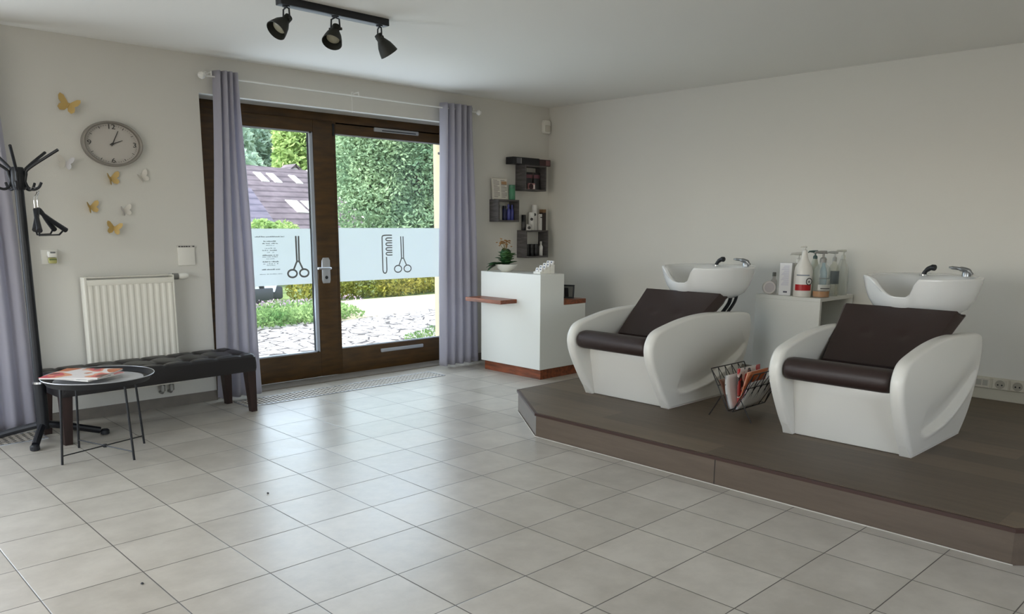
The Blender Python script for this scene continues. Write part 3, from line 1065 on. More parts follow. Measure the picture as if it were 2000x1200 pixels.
# ------------------------------------------------------------------ radiator
rad = thing('radiator', 'white ribbed panel radiator on the wall behind the black bench', 'radiator', (2.12, YW, .22))
x0, x1, z0, z1, yf = 1.80, 2.46, .215, 1.095, 6.465
rows = []
nx = 200
for z in (z0 + .045, z0 + .075, z1 - .09, z1 - .06):
    row = []
    for i in range(nx + 1):
        x = x0 + .02 + (x1 - x0 - .03) * i / nx
        ph = (i / nx) * 13
        q = abs((ph % 1.0) - .5) * 2
        d = .008 * (1 / (1 + math.exp((q - .5) * 12))) if z0 + .05 < z < z1 - .07 else 0
        row.append((x, yf - d, z))
    rows.append(row)
rp = MB().grid(rows)
rp.box((x0 + .02, yf, z0), (x1 - .01, yf + .018, z1 - .02), .004)
rp.box((x0 + .02, yf - .004, z1 - .062), (x1 - .01, yf + .004, z1 - .02), .003)
rp.box((x0 + .02, yf - .004, z0), (x1 - .01, yf + .004, z0 + .046), .003)
rp.build('ribbed_panel', M['rad'], rad, smooth=50)
MB().box((x0, yf - .002, z0 + .02), (x0 + .02, YW - .028, z1), .004).build('side_cover', M['rad'], rad)
MB().box((x1 - .01, yf - .002, z0 + .02), (x1, YW - .028, z1), .004).build('side_cover', M['rad'], rad)
tg = MB()
for k in range(26):
    xx = x0 + .03 + k * (x1 - x0 - .05) / 26
    tg.box((xx, yf + .022, z1 - .006), (xx + .010, YW - .032, z1))
tg.box((x0 + .02, yf + .004, z1 - .006), (x1 - .01, yf + .022, z1))
tg.box((x0 + .02, YW - .034, z1 - .006), (x1 - .01, YW - .028, z1))
tg.build('top_grille', M['rad'], rad, smooth=0)
for xx in (1.95, 2.31):
    MB().box((xx - .015, YW - .03, z0 + .2), (xx + .015, YW - .002, z1 - .2)).build('wall_bracket', M['grey_pl'], rad)
vl = MB().tube([(x1 - .002, 6.52, 1.075), (2.475, 6.52, 1.075)], .010, 12)
vl.tube([(2.472, 6.52, 1.075), (2.512, 6.52, 1.075)], .026, 18)
vb = vl.build('valve', cmat((140, 138, 134), .3, .7, name='valve_nickel'), rad)
MB().tube([(2.512, 6.52, 1.075), (2.53, 6.52, 1.075), (2.575, 6.52, 1.075), (2.592, 6.52, 1.075)], [.020, .026, .026, .018], 18).build('thermostat_head', M['white_pl'], vb)
for xx in (2.33, 2.40):
    pp = MB()
    pp.tube([(xx, 6.52, .22), (xx, 6.52, .15), (xx, 6.54, .135), (xx, YW - .002, .135)], .011, 10)
    pp.tube([(xx, 6.52, .20), (xx, 6.52, .155)], .02, 12)
    pp.build('supply_pipe', cmat((150, 148, 142), .4, .5, name='pipe_nickel'), rad)

# ------------------------------------------------------------------ bench (local frame: x along, y deep)
bn = thing('bench', 'long black tufted leather bench on tapered dark wooden legs', 'bench', (2.132, 6.146, 0), R(3.4))
L2, D2 = .725, .242


def tuft(u, v):
    """Depth of the buttoned top at local (x, y)."""
    best = 0
    for by in (-.12, .12):
        for k in range(7):
            bx = -.60 + k * .20 + (0 if by < 0 else 0)
            d = math.hypot(u - bx, v - by)
            best = max(best, .030 * math.exp(-(d / .032) ** 2) + .012 * math.exp(-(d / .07) ** 2))
    cr = 0
    for k in range(7):
        bx = -.60 + k * .20
        cr = max(cr, .007 * math.exp(-((u - bx) / .012) ** 2))
    cr = max(cr, .007 * math.exp(-((abs(v) - .12) / .012) ** 2))
    return best + cr


rows = []
nx, ny = 120, 44
for j in range(ny + 1):
    v = -D2 + 2 * D2 * j / ny
    row = []
    for i in range(nx + 1):
        u = -L2 + 2 * L2 * i / nx
        eu, ev = max(0, abs(u) - (L2 - .04)) / .04, max(0, abs(v) - (D2 - .04)) / .04
        e = min(1, math.hypot(eu, ev))
        z = .475 - .03 * (1 - math.sqrt(max(0, 1 - e * e))) - tuft(u, v)
        row.append((u, v, z))
    rows.append(row)
cu = MB().grid(rows)
cu.build('tufted_top', M['leather'], bn, local=True, smooth=80)
sk = MB()
per = []
rows = []
for z, o in ((.447, 0), (.40, .004), (.36, .004), (.335, 0), (.333, -.02)):
    a, b = L2 + o, D2 + o
    rr = .025
    pts = []
    for cxx, cyy, a0 in ((a - rr, b - rr, 0), (-a + rr, b - rr, 90), (-a + rr, -b + rr, 180), (a - rr, -b + rr, 270)):
        for q in range(5):
            an = R(a0 + q * 22.5)
            pts.append((cxx + rr * math.cos(an), cyy + rr * math.sin(an), z))
    rows.append(pts)
sk.grid(rows, closed_u=True)
sk.f.append(list(range(80, 100)))
sk.build('side_band', M['leather'], bn, local=True, smooth=50)
for by in (-.12, .12):
    for k in range(7):
        MB().lathe([(.012, 0), (.011, .004), (.005, .007)], (-.60 + k * .2, by, .475 - .046), 10).build('button', M['leather'], bn, local=True)
for sx in (-1, 1):
    for sy in (-1, 1):
        a, b = (L2 - .045) * sx, (D2 - .045) * sy
        lg = MB()
        vs = []
        for z, h, sh in ((.335, .036, 0), (0, .024, .012)):
            vs += [(a + sx * sh + p * h, b + sy * sh * .5 + q * h, z) for p, q in ((-1, -1), (1, -1), (1, 1), (-1, 1))]
        lg.add(vs, [(0, 1, 2, 3), (4, 5, 6, 7), (0, 1, 5, 4), (1, 2, 6, 5), (2, 3, 7, 6), (3, 0, 4, 7)])
        lg.build('leg', M['darkwood'], bn, local=True, smooth=0)

# ------------------------------------------------------------------ tray table and magazines
tc_ = Vector((1.568, 5.495, 0))
tb = thing('tray_table', 'round black metal tray table with a pale tray face in front of the bench', 'table', tc_)
MB().lathe([(.285, .486), (.298, .488), (.318, .518), (.326, .525), (.328, .529), (.324, .530), (.316, .526), (.300, .503), (.296, .500)], tc_, 64, cap=False).build('tray_rim', M['black'], tb)
MB().lathe([(.001, .486), (.298, .487), (.302, .500), (.26, .502), (.001, .502)], tc_, 64).build('tray_bottom', M['black'], tb)
MB().lathe([(.262, .502), (.262, .5035), (.0005, .5036)], tc_, 64).build('tray_face', M['tray'], tb)
MB().tube([(tc_.x + .328 * math.cos(2 * math.pi * i / 64), tc_.y + .328 * math.sin(2 * math.pi * i / 64), .529) for i in range(64)], .003, 6, closed=True).build('bright_edge', M['alu'], tb)
feet = [(1.29, 5.413), (1.484, 5.765), (1.843, 5.581), (1.655, 5.22)]
for x, y in feet:
    d = (Vector((x, y, 0)) - tc_)
    top = tc_ + d * .88
    MB().tube([(x, y, 0), (top.x, top.y, .488)], .0075, 8).build('leg', M['black'], tb)
st = MB()
for a, b in ((0, 2), (1, 3)):
    pa = Vector((*feet[a], .055)) * .985 + tc_ * .015
    pb = Vector((*feet[b], .055)) * .985 + tc_ * .015
    pa.z = pb.z = .055
    st.tube([pa, pb], .004, 6)
st.lathe([(.012, .045), (.014, .055), (.012, .065)], tc_, 12)
st.build('cross_stretcher', M['black'], tb)


def cover_material(name, blobs, basec, scale=7.0, seed=0.0):
    """Printed cover: patches of the given colours."""
    m = bpy.data.materials.new(name)
    m.use_nodes = True
    nt = m.node_tree
    b = nt.nodes['Principled BSDF']
    b.inputs['Roughness'].default_value = 0.35
    tcn = N(nt, 'ShaderNodeTexCoord')
    mp = N(nt, 'ShaderNodeMapping')
    mp.inputs['Location'].default_value = (seed, seed * 2, seed)
    nt.links.new(tcn.outputs['Object'], mp.inputs[0])
    v = N(nt, 'ShaderNodeTexNoise')
    v.inputs['Scale'].default_value = scale
    v.inputs['Detail'].default_value = 1.5
    nt.links.new(mp.outputs[0], v.inputs['Vector'])
    r = N(nt, 'ShaderNodeValToRGB')
    r.color_ramp.interpolation = 'CONSTANT'
    r.color_ramp.elements[0].position = 0
    r.color_ramp.elements[0].color = lin(blobs[0])
    r.color_ramp.elements[1].position = .44
    r.color_ramp.elements[1].color = lin(basec)
    pos = .54
    for c in blobs[1:]:
        e = r.color_ramp.elements.new(pos)
        e.color = lin(c)
        pos += .06
    nt.links.new(v.outputs['Fac'], r.inputs[0])
    nt.links.new(r.outputs[0], b.inputs['Base Color'])
    return m


def flat_mag(name, label, cx, cy, z, w, l, ang, th, cov):
    o = thing(name, label, 'magazine', (cx, cy, z), R(ang), group='magazines on the tray table')
    b = MB().box((-w / 2, -l / 2, .0012), (w / 2, l / 2, th - .0012), .0006, 1)
    b.build('pages', M['paper'], o, local=True, smooth=0)
    c = MB()
    c.box((-w / 2 - .002, -l / 2 - .002, th - .0012), (w / 2 + .002, l / 2 + .002, th))
    c.build('front_cover', cov, o, local=True, smooth=0)
    MB().box((-w / 2 - .002, -l / 2 - .002, 0), (w / 2 + .002, l / 2 + .002, .0012)).build('back_cover', M['paper'], o, local=True, smooth=0)
    return o


cov1 = cover_material('cover_orange_pink', [(196, 104, 48), (224, 150, 110), (206, 70, 84), (92, 52, 34)], (228, 220, 218), 5.0, 1.3)
cov2 = cover_material('cover_pale', [(120, 124, 130), (206, 120, 120)], (222, 220, 216), 7, 4.1)
flat_mag('magazine', 'pale magazine underneath the orange one on the tray table', 1.492, 5.500, .530, .30, .33, 30, .009, cov2)
flat_mag('magazine', 'magazine with an orange and pink cover lying on top on the tray table', 1.478, 5.520, .5392, .33, .36, 47, .010, cov1)

# ------------------------------------------------------------------ coat stand with hangers
cs = thing('coat_stand', 'black metal coat stand with splayed hooks beside the far left curtain', 'coat stand', (1.352, 6.06, 0))
px, py = 1.352, 6.06
MB().tube([(px, py, .10), (px, py, .42), (px, py, .425), (px, py, 1.84)], [.040, .040, .029, .027], 20).build('pole', M['black'], cs)
MB().tube([(px, py, .418), (px, py, .432)], .042, 20).build('bright_collar', M['chrome'], cs)
hb = MB().tube([(px, py, 1.705), (px, py, 1.72), (px, py, 1.83), (px, py, 1.85)], [.034, .044, .044, .034], 24)
hb.build('hub', M['black'], cs)
tow = Vector((-.718, -.696, 0)).normalized()     # along the wall/curtain diagonal
for k in range(5):
    a = R(-44 + 8 + 72 * k)
    d = Vector((math.cos(a), math.sin(a), 0))
    p0 = Vector((px, py, 0))
    pts = [p0 + d * .036 + Vector((0, 0, 1.73)), p0 + d * .05 + Vector((0, 0, 1.80)), p0 + d * .075 + Vector((0, 0, 1.845)), p0 + d * .26 + Vector((0, 0, 1.965))]
    MB().tube(smoothpath(pts, 6), .0095, 8).build('upper_hook', M['black'], cs)
    pts = [p0 + d * .036 + Vector((0, 0, 1.78)), p0 + d * .055 + Vector((0, 0, 1.725)), p0 + d * .085 + Vector((0, 0, 1.708)), p0 + d * .12 + Vector((0, 0, 1.722)), p0 + d * .14 + Vector((0, 0, 1.755))]
    MB().tube(smoothpath(pts, 6), .0085, 8).build('lower_hook', M['black'], cs)
for (fx_, fy_) in ((1.252, 5.888), (1.727, 6.021), (1.62, 6.30), (1.03, 6.31)):
    d = Vector((fx_ - px, fy_ - py, 0))
    p0 = Vector((px, py, 0))
    lg = MB().tube(smoothpath([p0 + d * .06 + Vector((0, 0, .13)), p0 + d * .5 + Vector((0, 0, .085)), p0 + d * .92 + Vector((0, 0, .035))], 6), .024, 10)
    fo = lg.build('leg', M['black'], cs)
    MB().lathe([(.022, 0), (.03, .006), (.03, .03), (.02, .04)], p0 + d, 14).build('foot', M['black_rough'], fo)


def hanger(label, base, a1, a2, s=1.0):
    """A contoured hanger: its two arms point along the angles a1 and a2."""
    o = thing('coat_hanger', label, 'coat hanger', base, 0, group='black hangers on the coat stand')
    d1 = Vector((math.cos(R(a1)), math.sin(R(a1)), 0))
    d2_ = Vector((math.cos(R(a2)), math.sin(R(a2)), 0))
    hk = [(0, 0, -.125), (0, 0, -.05)] + [tuple(d1 * q[0] + Vector((0, 0, q[1]))) for q in ((.022, -.02), (.03, .0), (.018, .018), (-.004, .02), (-.018, .008))]
    MB().tube(smoothpath(hk, 5), .0028, 6).build('hook', M['chrome'], o, local=True)
    hw = .235 * s
    P_ = lambda d, r, z: tuple(d * r + Vector((0, 0, z)))
    sh = smoothpath([P_(d2_, hw, -.255), P_(d2_, .13 * s, -.195), P_(d2_, .03, -.132), (0, 0, -.12), P_(d1, .03, -.132), P_(d1, .13 * s, -.195), P_(d1, hw, -.255)], 5)
    nn_ = len(sh)
    rad = [.010 + .008 * abs(2 * i / (nn_ - 1) - 1) for i in range(nn_)]
    MB().tube(sh, rad, 8).build('shoulder_bar', M['black_rough'], o, local=True)
    MB().tube([P_(d2_, hw - .03, -.262), P_(d2_, hw - .06, -.285), P_(d1, hw - .06, -.285), P_(d1, hw - .03, -.262)], .006, 6).build('trouser_bar', M['black_rough'], o, local=True)
    return o


hanger('black coat hanger whose long arm reaches out to the right over the wall', (1.420, 6.010, 1.7005), 30, -100)
hanger('black coat hanger turned edge-on, close to the coat stand pole', (1.436, 5.999, 1.705), 50, -112, .8)

# ------------------------------------------------------------------ ceiling track with three spotlights
tr = thing('ceiling_spotlight_bar', 'black ceiling bar with three bell-shaped spotlights', 'spotlight bar', (2.862, 4.605, ZC))
MB().box((2.475, 4.570, 2.785), (3.25, 4.640, ZC), .004).build('bar', M['black_rough'], tr)
rv_, fv_ = Vector((.718, -.696, 0)), Vector((.696, .718, 0))
for hx, d in ((2.525, rv_ * -.44 - fv_ * .62 + Vector((0, 0, -.74))), (2.862, rv_ * -.10 - fv_ * .58 + Vector((0, 0, -.84))), (3.195, rv_ * .48 + fv_ * .35 + Vector((0, 0, -.80)))):
    d = d.normalized()
    hp = Vector((hx, 4.605, 2.785))
    yk = MB().lathe([(.022, -.006), (.022, 0)], hp, 14)
    sidev = d.cross(Vector((0, 0, 1))).normalized()
    pv = hp + Vector((0, 0, -.075))
    for sg in (-1, 1):
        yk.tube([hp + Vector((0, 0, -.006)), hp + sidev * (.026 * sg) + Vector((0, 0, -.018)), pv + sidev * (.030 * sg)], .0055, 6)
    hd_ = MB()
    mm = Matrix.Translation(pv - d * .015) @ rot_to(d)
    prof = [(.012, -.012), (.025, -.008), (.026, .030), (.032, .040), (.047, .068), (.057, .102), (.063, .130), (.060, .131), (.054, .102), (.042, .064), (.036, .056)]
    hd_.lathe(prof, (0, 0, 0), 28, m=mm, cap=False)
    hd_.lathe([(.0005, -.0125), (.012, -.012)], (0, 0, 0), 28, m=mm, cap=False)
    for sg in (-1, 1):
        hd_.tube([pv + sidev * (.024 * sg), pv + sidev * (.042 * sg)], .009, 8)
    sh_ = hd_.build('spot_head', M['spot'], tr, smooth=50)
    yk.build('yoke', M['black_rough'], tr)
    MB().lathe([(.038, .075), (.041, .096), (.03, .102), (.0005, .103)], (0, 0, 0), 24, m=mm).build('lamp_bulb', M['lens'], sh_)

# ------------------------------------------------------------------ reception desk
dk = thing('reception_desk', 'stepped white reception desk with walnut plinth, ledge and lower counter', 'desk', (5.8, 5.74, 0))
X0, X1, X2, Y0, Y1 = 5.47, 5.805, 6.13, 5.31, 6.17
MB().prism([(X0, .10), (X2, .10), (X2, .72), (X1, .72), (X1, 1.03), (X0, 1.03)], 1, Y0, Y1, .003, 1).build('body', M['ledge'], dk, smooth=0)
MB().box((X0 + .035, Y0 + .022, 0), (X2 - .03, Y1 - .02, .10), .002).build('plinth', M['redwood'], dk, smooth=0)
MB().box((X1, Y0 - .003, .722), (X2 + .004, Y1, .766), .003).build('lower_counter', M['redwood'], dk, smooth=0)
MB().box((5.252, 5.635, .735), (X0 - .0005, 6.165, .774), .003).build('side_ledge', M['redwood'], dk, smooth=0)
# potted plant on the desk
pc = Vector((5.60, 5.93, 1.03))
pt = thing('potted_plant', 'leafy plant with ochre flowers in a white bowl on the reception desk', 'plant', pc)
MB().lathe([(.045, 0), (.05, .004), (.085, .03), (.112, .065), (.117, .075), (.112, .076), (.105, .066), (.078, .05), (.0005, .05)], pc, 32).build('bowl', M['pot'], pt)
MB().lathe([(.098, .058), (.06, .064), (.0005, .066)], pc, 20).build('soil', M['soil'], pt)


def leaf_blade(mb, base, d, ln, wd, droop=.25):
    d = Vector(d).normalized()
    s = d.cross(Vector((0, 0, 1)))
    s = s.normalized() if s.length > .01 else Vector((1, 0, 0))
    u = s.cross(d)
    rows = []
    for i in range(7):
        t = i / 6
        w_ = wd * math.sin(math.pi * min(1, t * .93 + .07)) ** .7
        c = base + d * ln * t + Vector((0, 0, -droop * ln * t * t))
        rows.append([c - s * w_ + u * w_ * .25, c, c + s * w_ + u * w_ * .25])
    mb.grid(rows)


rng = random.Random(11)
for grp, mname in enumerate(('leafd', 'leafm')):
    lb = MB()
    for k in range(34):
        a = rng.uniform(0, 2 * math.pi)
        el = rng.uniform(.2, 1.3)
        d = Vector((math.cos(a) * math.cos(el), math.sin(a) * math.cos(el), math.sin(el)))
        leaf_blade(lb, pc + Vector((d.x * .03, d.y * .03, .06 + rng.uniform(0, .10))), d, rng.uniform(.065, .10), rng.uniform(.036, .052), .12)
    if grp == 0:
        for (dx, dy, dz) in ((-.75, .5, .05), (-.8, .3, -.15), (-.6, .7, .25), (-.9, .1, .2)):
            leaf_blade(lb, pc + Vector((-.05, .03, .075)), (dx, dy, dz), .15, .045, .3)
    lb.build('leaves', M[mname], pt, smooth=60, solid=.001)
for k in range(5):
    stm, flw = MB(), MB()
    a = k * 1.3
    tip = pc + Vector((-.03 + .035 * math.cos(a), .0 + .035 * math.sin(a), .285 + .018 * math.sin(2 * a)))
    stm.tube(smoothpath([pc + Vector((0, 0, .06)), pc + Vector((-.005, 0, .18)), tip], 5), .0025, 6)
    for q in range(9):
        c = tip + Vector((rng.uniform(-.035, .035), rng.uniform(-.035, .035), rng.uniform(-.02, .03)))
        flw.lathe([(.001, -.006), (.010, -.002), (.011, .003), (.002, .005)], c, 6)
    sm_ = stm.build('flower_stem', M['stemg'], pt)
    flw.build('flower_head', M['bloom'], sm_)
# card holder, photo frame
ch = thing('card_holder', 'stepped white card holder with rows of visiting cards on the desk', 'card holder', (5.56, 5.44, 1.03))
mm = Matrix.Translation((5.565, 5.445, 1.0305)) @ Matrix.Rotation(R(-8), 4, 'Z')
b = MB()
for k in range(4):
    b.box((-.01 + k * .045, -.055, 0), (.035 + k * .045, .055, .022 + k * .022), .002, 1, mm)
b.build('stepped_rack', M['white_pl'], ch, smooth=0)
for k in range(4):
    for q in (-.027, .027):
        mk = mm @ Matrix.Translation((.012 + k * .045, q, .0205 + k * .022)) @ Matrix.Rotation(R(18), 4, 'Y')
        cc = MB().box((-.004, -.023, 0), (.012, .023, .038), .001, 1, mk).build('visiting_cards', M['paper'], ch, smooth=0)
        MB().box((-.0046, -.010, .016), (-.0040, .010, .030), 0, 1, mk).build('card_print', cmat((70, 74, 92), .5, name='card_ink'), cc, smooth=0)
pf = thing('photo_frame', 'small dark standing frame on the lower counter of the desk', 'picture frame', (5.97, 5.42, .7665))
mm = Matrix.Translation((5.965, 5.42, .7695)) @ Matrix.Rotation(R(-62), 4, 'Z') @ Matrix.Rotation(R(-12), 4, 'X')
b = MB()
for a0, b0 in (((-.075, -.006, .0), (.075, .006, .016)), ((-.075, -.006, .122), (.075, .006, .138)), ((-.075, -.006, .016), (-.059, .006, .122)), ((.059, -.006, .016), (.075, .006, .122))):
    b.box(a0, b0, .002, 1, mm)
b.build('frame', M['black_rough'], pf, smooth=0)
MB().box((-.06, -.002, .015), (.06, .002, .123), 0, 1, mm).build('picture', cmat((112, 110, 104), .2, name='picture_grey'), pf, smooth=0)
MB().box((-.02, .004, .002), (.02, .008, .11), 0, 1, mm @ Matrix.Rotation(R(26), 4, 'X')).build('easel_back', M['black_rough'], pf, smooth=0)


# ------------------------------------------------------------------ wall cubes and the things on them
def cube(label, x0, x1, z0, z1, yf=6.44, t=.018):
    o = thing('cube_shelf', label, 'shelf', ((x0 + x1) / 2, YW, z0), group='grey oak cube shelves')
    MB().box((x0, yf, z1 - t), (x1, YW, z1), .001, 1).build('top_board', M['cube'], o, smooth=0)
    MB().box((x0, yf, z0), (x1, YW, z0 + t), .001, 1).build('bottom_board', M['cube'], o, smooth=0)
    for x in (x0, x1 - t):
        MB().box((x, yf, z0 + t), (x + t, YW, z1 - t), .001, 1).build('side_board', M['cube'], o, smooth=0)
    return o


cube('grey oak cube shelf highest in the corner, under the black boxes', 6.362, 6.70, 1.878, 2.158, 6.43)
cube('grey oak cube shelf nearest the curtain, with blue bottles inside', 5.968, 6.285, 1.533, 1.773, 6.445)
cube('grey oak cube shelf lowest in the corner, with black tins inside', 6.391, 6.755, 1.130, 1.440, 6.44)


def bottle(name, label, c, h, r, body, cap_c, kind='round', cap_h=.22, group=None, band=None, sx=1.0, sy=1.0, cat='bottle', shoulder=.72, rough=.35):
    """A bottle of body, cap and (when seen) a label band."""
    o = thing(name, label, cat, c, group=group)
    hb_ = h * (1 - cap_h)
    b = MB()
    if kind == 'round':
        b.lathe([(r * .9, 0), (r, h * .02), (r, hb_ * shoulder), (r * .93, hb_ * (shoulder + .1)), (r * .45, hb_ * .97), (r * .42, hb_)], c, 22, sx, sy)
    elif kind == 'straight':
        b.lathe([(r * .95, 0), (r, h * .015), (r, hb_ * .97), (r * .9, hb_)], c, 22, sx, sy)
    b.build('bottle_body', cmat(body, rough), o, smooth=45)
    if kind == 'round':
        cr = r * .55
        MB().lathe([(cr, hb_), (cr, h * .97), (cr * .8, h)], c, 18, sx, sy).build('cap', cmat(cap_c, .4), o)
    else:
        MB().lathe([(r * .97, hb_), (r * .97, h * .98), (r * .9, h)], c, 22, sx, sy).build('cap', cmat(cap_c, .4), o)
    if band:
        z0, z1, bc = band
        MB().lathe([(r * 1.012, h * z0), (r * 1.012, h * z1)], c, 22, sx, sy, cap=False).build('label_band', cmat(bc, .5), o)
    return o


# on and in the upper cube
bx = thing('product_box', 'long black carton lying across the highest cube shelf', 'box', (6.39, 6.50, 2.1585))
MB().box((6.185, 6.44, 2.1585), (6.595, 6.56, 2.236), .002, 1).build('carton', cmat((22, 21, 24), .35, name='black_carton'), bx, smooth=0)
MB().box((6.235, 6.4388, 2.168), (6.30, 6.4402, 2.226)).build('printed_patch', cmat((84, 84, 88), .4, name='grey_patch'), bx, smooth=0)
MB().box((6.302, 6.4388, 2.168), (6.312, 6.4402, 2.226)).build('pale_stripe', cmat((150, 148, 146), .4, name='pale_stripe'), bx, smooth=0)
bx = thing('product_box', 'dark red carton at the right end on top of the highest cube shelf', 'box', (6.68, 6.50, 2.1585))
MB().box((6.60, 6.44, 2.1585), (6.775, 6.56, 2.230), .002, 1).build('carton', cmat((58, 32, 34), .4, name='wine_carton'), bx, smooth=0)
MB().box((6.70, 6.4388, 2.166), (6.765, 6.4402, 2.222)).build('printed_patch', cmat((120, 84, 84), .4, name='rose_patch'), bx, smooth=0)
for lab, x, wd in (('dark pouch with a rose band inside the highest cube shelf, on the left', 6.505, .105), ('dark pouch with a rose band inside the highest cube shelf, on the right', 6.625, .098)):
    o = thing('product_pouch', lab, 'pouch', (x, 6.51, 1.896), group='pouches in the highest cube')
    z0 = 1.8962
    rows = []
    for z, d in ((0, .028), (.03, .03), (.10, .022), (.16, .010), (.19, .003)):
        rows.append([(x - wd / 2, 6.51, z0 + z), (x - wd / 4, 6.51 - d, z0 + z), (x + wd / 4, 6.51 - d, z0 + z), (x + wd / 2, 6.51, z0 + z), (x + wd / 4, 6.51 + d, z0 + z), (x - wd / 4, 6.51 + d, z0 + z)])
    pm = MB().grid(rows, closed_u=True)
    pm.f.append([5, 4, 3, 2, 1, 0])
    pm.build('pouch_body', cmat((40, 38, 40), .3, name='dark_pouch'), o, smooth=60)
    rows = []
    for z, d in ((.125, .0205), (.165, .0115)):
        rows.append([(x - wd / 2 - .001, 6.51, z0 + z), (x - wd / 4, 6.51 - d, z0 + z), (x + wd / 4, 6.51 - d, z0 + z), (x + wd / 2 + .001, 6.51, z0 + z)])
    MB().grid(rows).build('rose_band', cmat((112, 70, 78), .4, name='rose_band'), o, smooth=60)
o = thing('sample_box', 'small pink and white box in front of the pouches in the highest cube shelf', 'box', (6.48, 6.455, 1.8962))
MB().box((6.435, 6.44, 1.8962), (6.53, 6.472, 1.962), .003, 1).build('carton', cmat((176, 128, 128), .45, name='pink_carton'), o, smooth=0)
MB().lathe([(.034, 0), (.034, .0012)], n=20, m=Matrix.Translation((6.463, 6.44, 1.925)) @ rot_to((0, -1, 0))).build('dark_disc', cmat((46, 22, 26), .4, name='dark_disc'), o)
MB().box((6.502, 6.4388, 1.90), (6.522, 6.4402, 1.945)).build('pale_print', M['paper'], o, smooth=0)
# on and in the cube near the curtain
pr = thing('price_list', 'framed two-column price list standing on the cube shelf nearest the curtain', 'price list', (6.08, 6.55, 1.7735))
mm = Matrix.Translation((6.085, 6.535, 1.7735)) @ Matrix.Rotation(R(-6), 4, 'X')
MB().box((-.118, -.006, 0), (.118, .006, .232), .002, 1, mm).build('frame', cmat((196, 188, 176), .5, name='pale_frame'), pr, smooth=0)
MB().box((-.108, -.0075, .008), (.108, -.0058, .224), 0, 1, mm).build('sheet', cmat((218, 212, 202), .5, name='list_sheet'), pr, smooth=0)
b = MB()
for col in (-.100, .010):
    for k in range(13):
        zz = .205 - k * .0150
        ln = .088 if k % 4 else .06
        b.box((col, -.0084, zz), (col + ln, -.0074, zz + .005), 0, 1, mm)
b.build('printed_rows', cmat((120, 112, 110), .6, name='list_ink'), pr, smooth=0)
MB().box((.02, -.0085, .165), (.10, -.0074, .198), 0, 1, mm).build('tinted_field', cmat((178, 140, 104), .6, name='list_tint'), pr, smooth=0)
bottle('shampoo_bottle', 'green bottle standing beside the price list on the cube shelf', (6.235, 6.51, 1.7735), .162, .036, (70, 128, 96), (64, 116, 88), 'straight', .25)
GB = 'bottles inside the cube shelf nearest the curtain'
bottle('shampoo_bottle', 'slim white bottle leftmost inside the cube shelf nearest the curtain', (6.055, 6.51, 1.5515), .165, .021, (168, 164, 160), (150, 148, 146), 'round', .2, GB)
bottle('shampoo_bottle', 'navy bottle second from left inside the cube shelf nearest the curtain', (6.118, 6.51, 1.5515), .155, .021, (36, 40, 78), (30, 30, 50), 'straight', .2, GB)
bottle('shampoo_bottle', 'violet blue bottle third from left inside the cube shelf nearest the curtain', (6.182, 6.51, 1.5515), .172, .021, (74, 78, 150), (84, 88, 160), 'round', .2, GB)
bottle('shampoo_bottle', 'violet blue bottle rightmost inside the cube shelf nearest the curtain', (6.236, 6.51, 1.5515), .168, .020, (66, 70, 140), (76, 80, 150), 'round', .2, GB)
# on and in the lowest cube
GC = 'products on top of the lowest cube shelf'
bottle('shampoo_bottle', 'black bottle leftmost on top of the lowest cube shelf', (6.43, 6.52, 1.4405), .172, .027, (28, 27, 28), (24, 24, 25), 'straight', .25, GC, (.18, .55, (60, 58, 58)))
o = bottle('styling_jar', 'small white jar with a black round label on the lowest cube shelf', (6.455, 6.465, 1.4405), .066, .030, (196, 192, 186), (188, 184, 178), 'straight', .3, GC, cat='jar')
MB().lathe([(.018, 0), (.018, .002)], n=16, m=Matrix.Translation((6.437, 6.4385, 1.468)) @ rot_to((-.55, -.83, 0))).build('round_label', M['clock_ink'], o)
for lab, x, y, h, rr in (('white bottle with a black dot, second tallest on the lowest cube shelf', 6.535, 6.50, .20, .034), ('tallest white bottle with a black dot on the lowest cube shelf', 6.612, 6.53, .285, .033)):
    o = bottle('shampoo_bottle', lab, (x, y, 1.4405), h, rr, (206, 203, 198), (214, 211, 206), 'straight', .2, GC)
    MB().lathe([(.017, 0), (.017, .003)], n=16, m=Matrix.Translation((x - rr * .66, y - rr * .75, 1.4405 + h * .62)) @ rot_to((-.66, -.75, 0))).build('round_label', M['clock_ink'], o)
o = thing('product_box', 'narrow white carton beside the white bottles on the lowest cube shelf', 'box', (6.665, 6.50, 1.4405), group=GC)
MB().box((6.652, 6.475, 1.4405), (6.686, 6.53, 1.625), .002, 1).build('carton', cmat((200, 197, 192), .4, name='white_carton'), o, smooth=0)
MB().box((6.654, 6.4738, 1.58), (6.684, 6.4752, 1.592)).build('printed_line', M['clock_ink'], o, smooth=0)
o = thing('product_box', 'dark brown carton with a gold top at the right on the lowest cube shelf', 'box', (6.72, 6.50, 1.4405), group=GC)
MB().box((6.696, 6.475, 1.4405), (6.750, 6.535, 1.64), .002, 1).build('carton', cmat((44, 34, 30), .4, name='brown_carton'), o, smooth=0)
MB().box((6.696, 6.475, 1.6402), (6.750, 6.535, 1.678), .002, 1).build('gold_top', cmat((120, 92, 64), .4, name='dull_gold'), o, smooth=0)
GD = 'black tins inside the lowest cube shelf'
for k, lab in enumerate(('black tin leftmost inside the lowest cube shelf', 'black tin in the middle inside the lowest cube shelf', 'black tin beside the white bottle inside the lowest cube shelf')):
    bottle('styling_tin', lab, (6.475 + k * .072, 6.51, 1.1485), .135, .028, (26, 25, 26), (34, 33, 34), 'straight', .3, GD, cat='tin')
bottle('spray_bottle', 'slim white spray bottle inside the lowest cube shelf', (6.698, 6.505, 1.1485), .165, .025, (202, 199, 194), (190, 188, 184), 'round', .22)

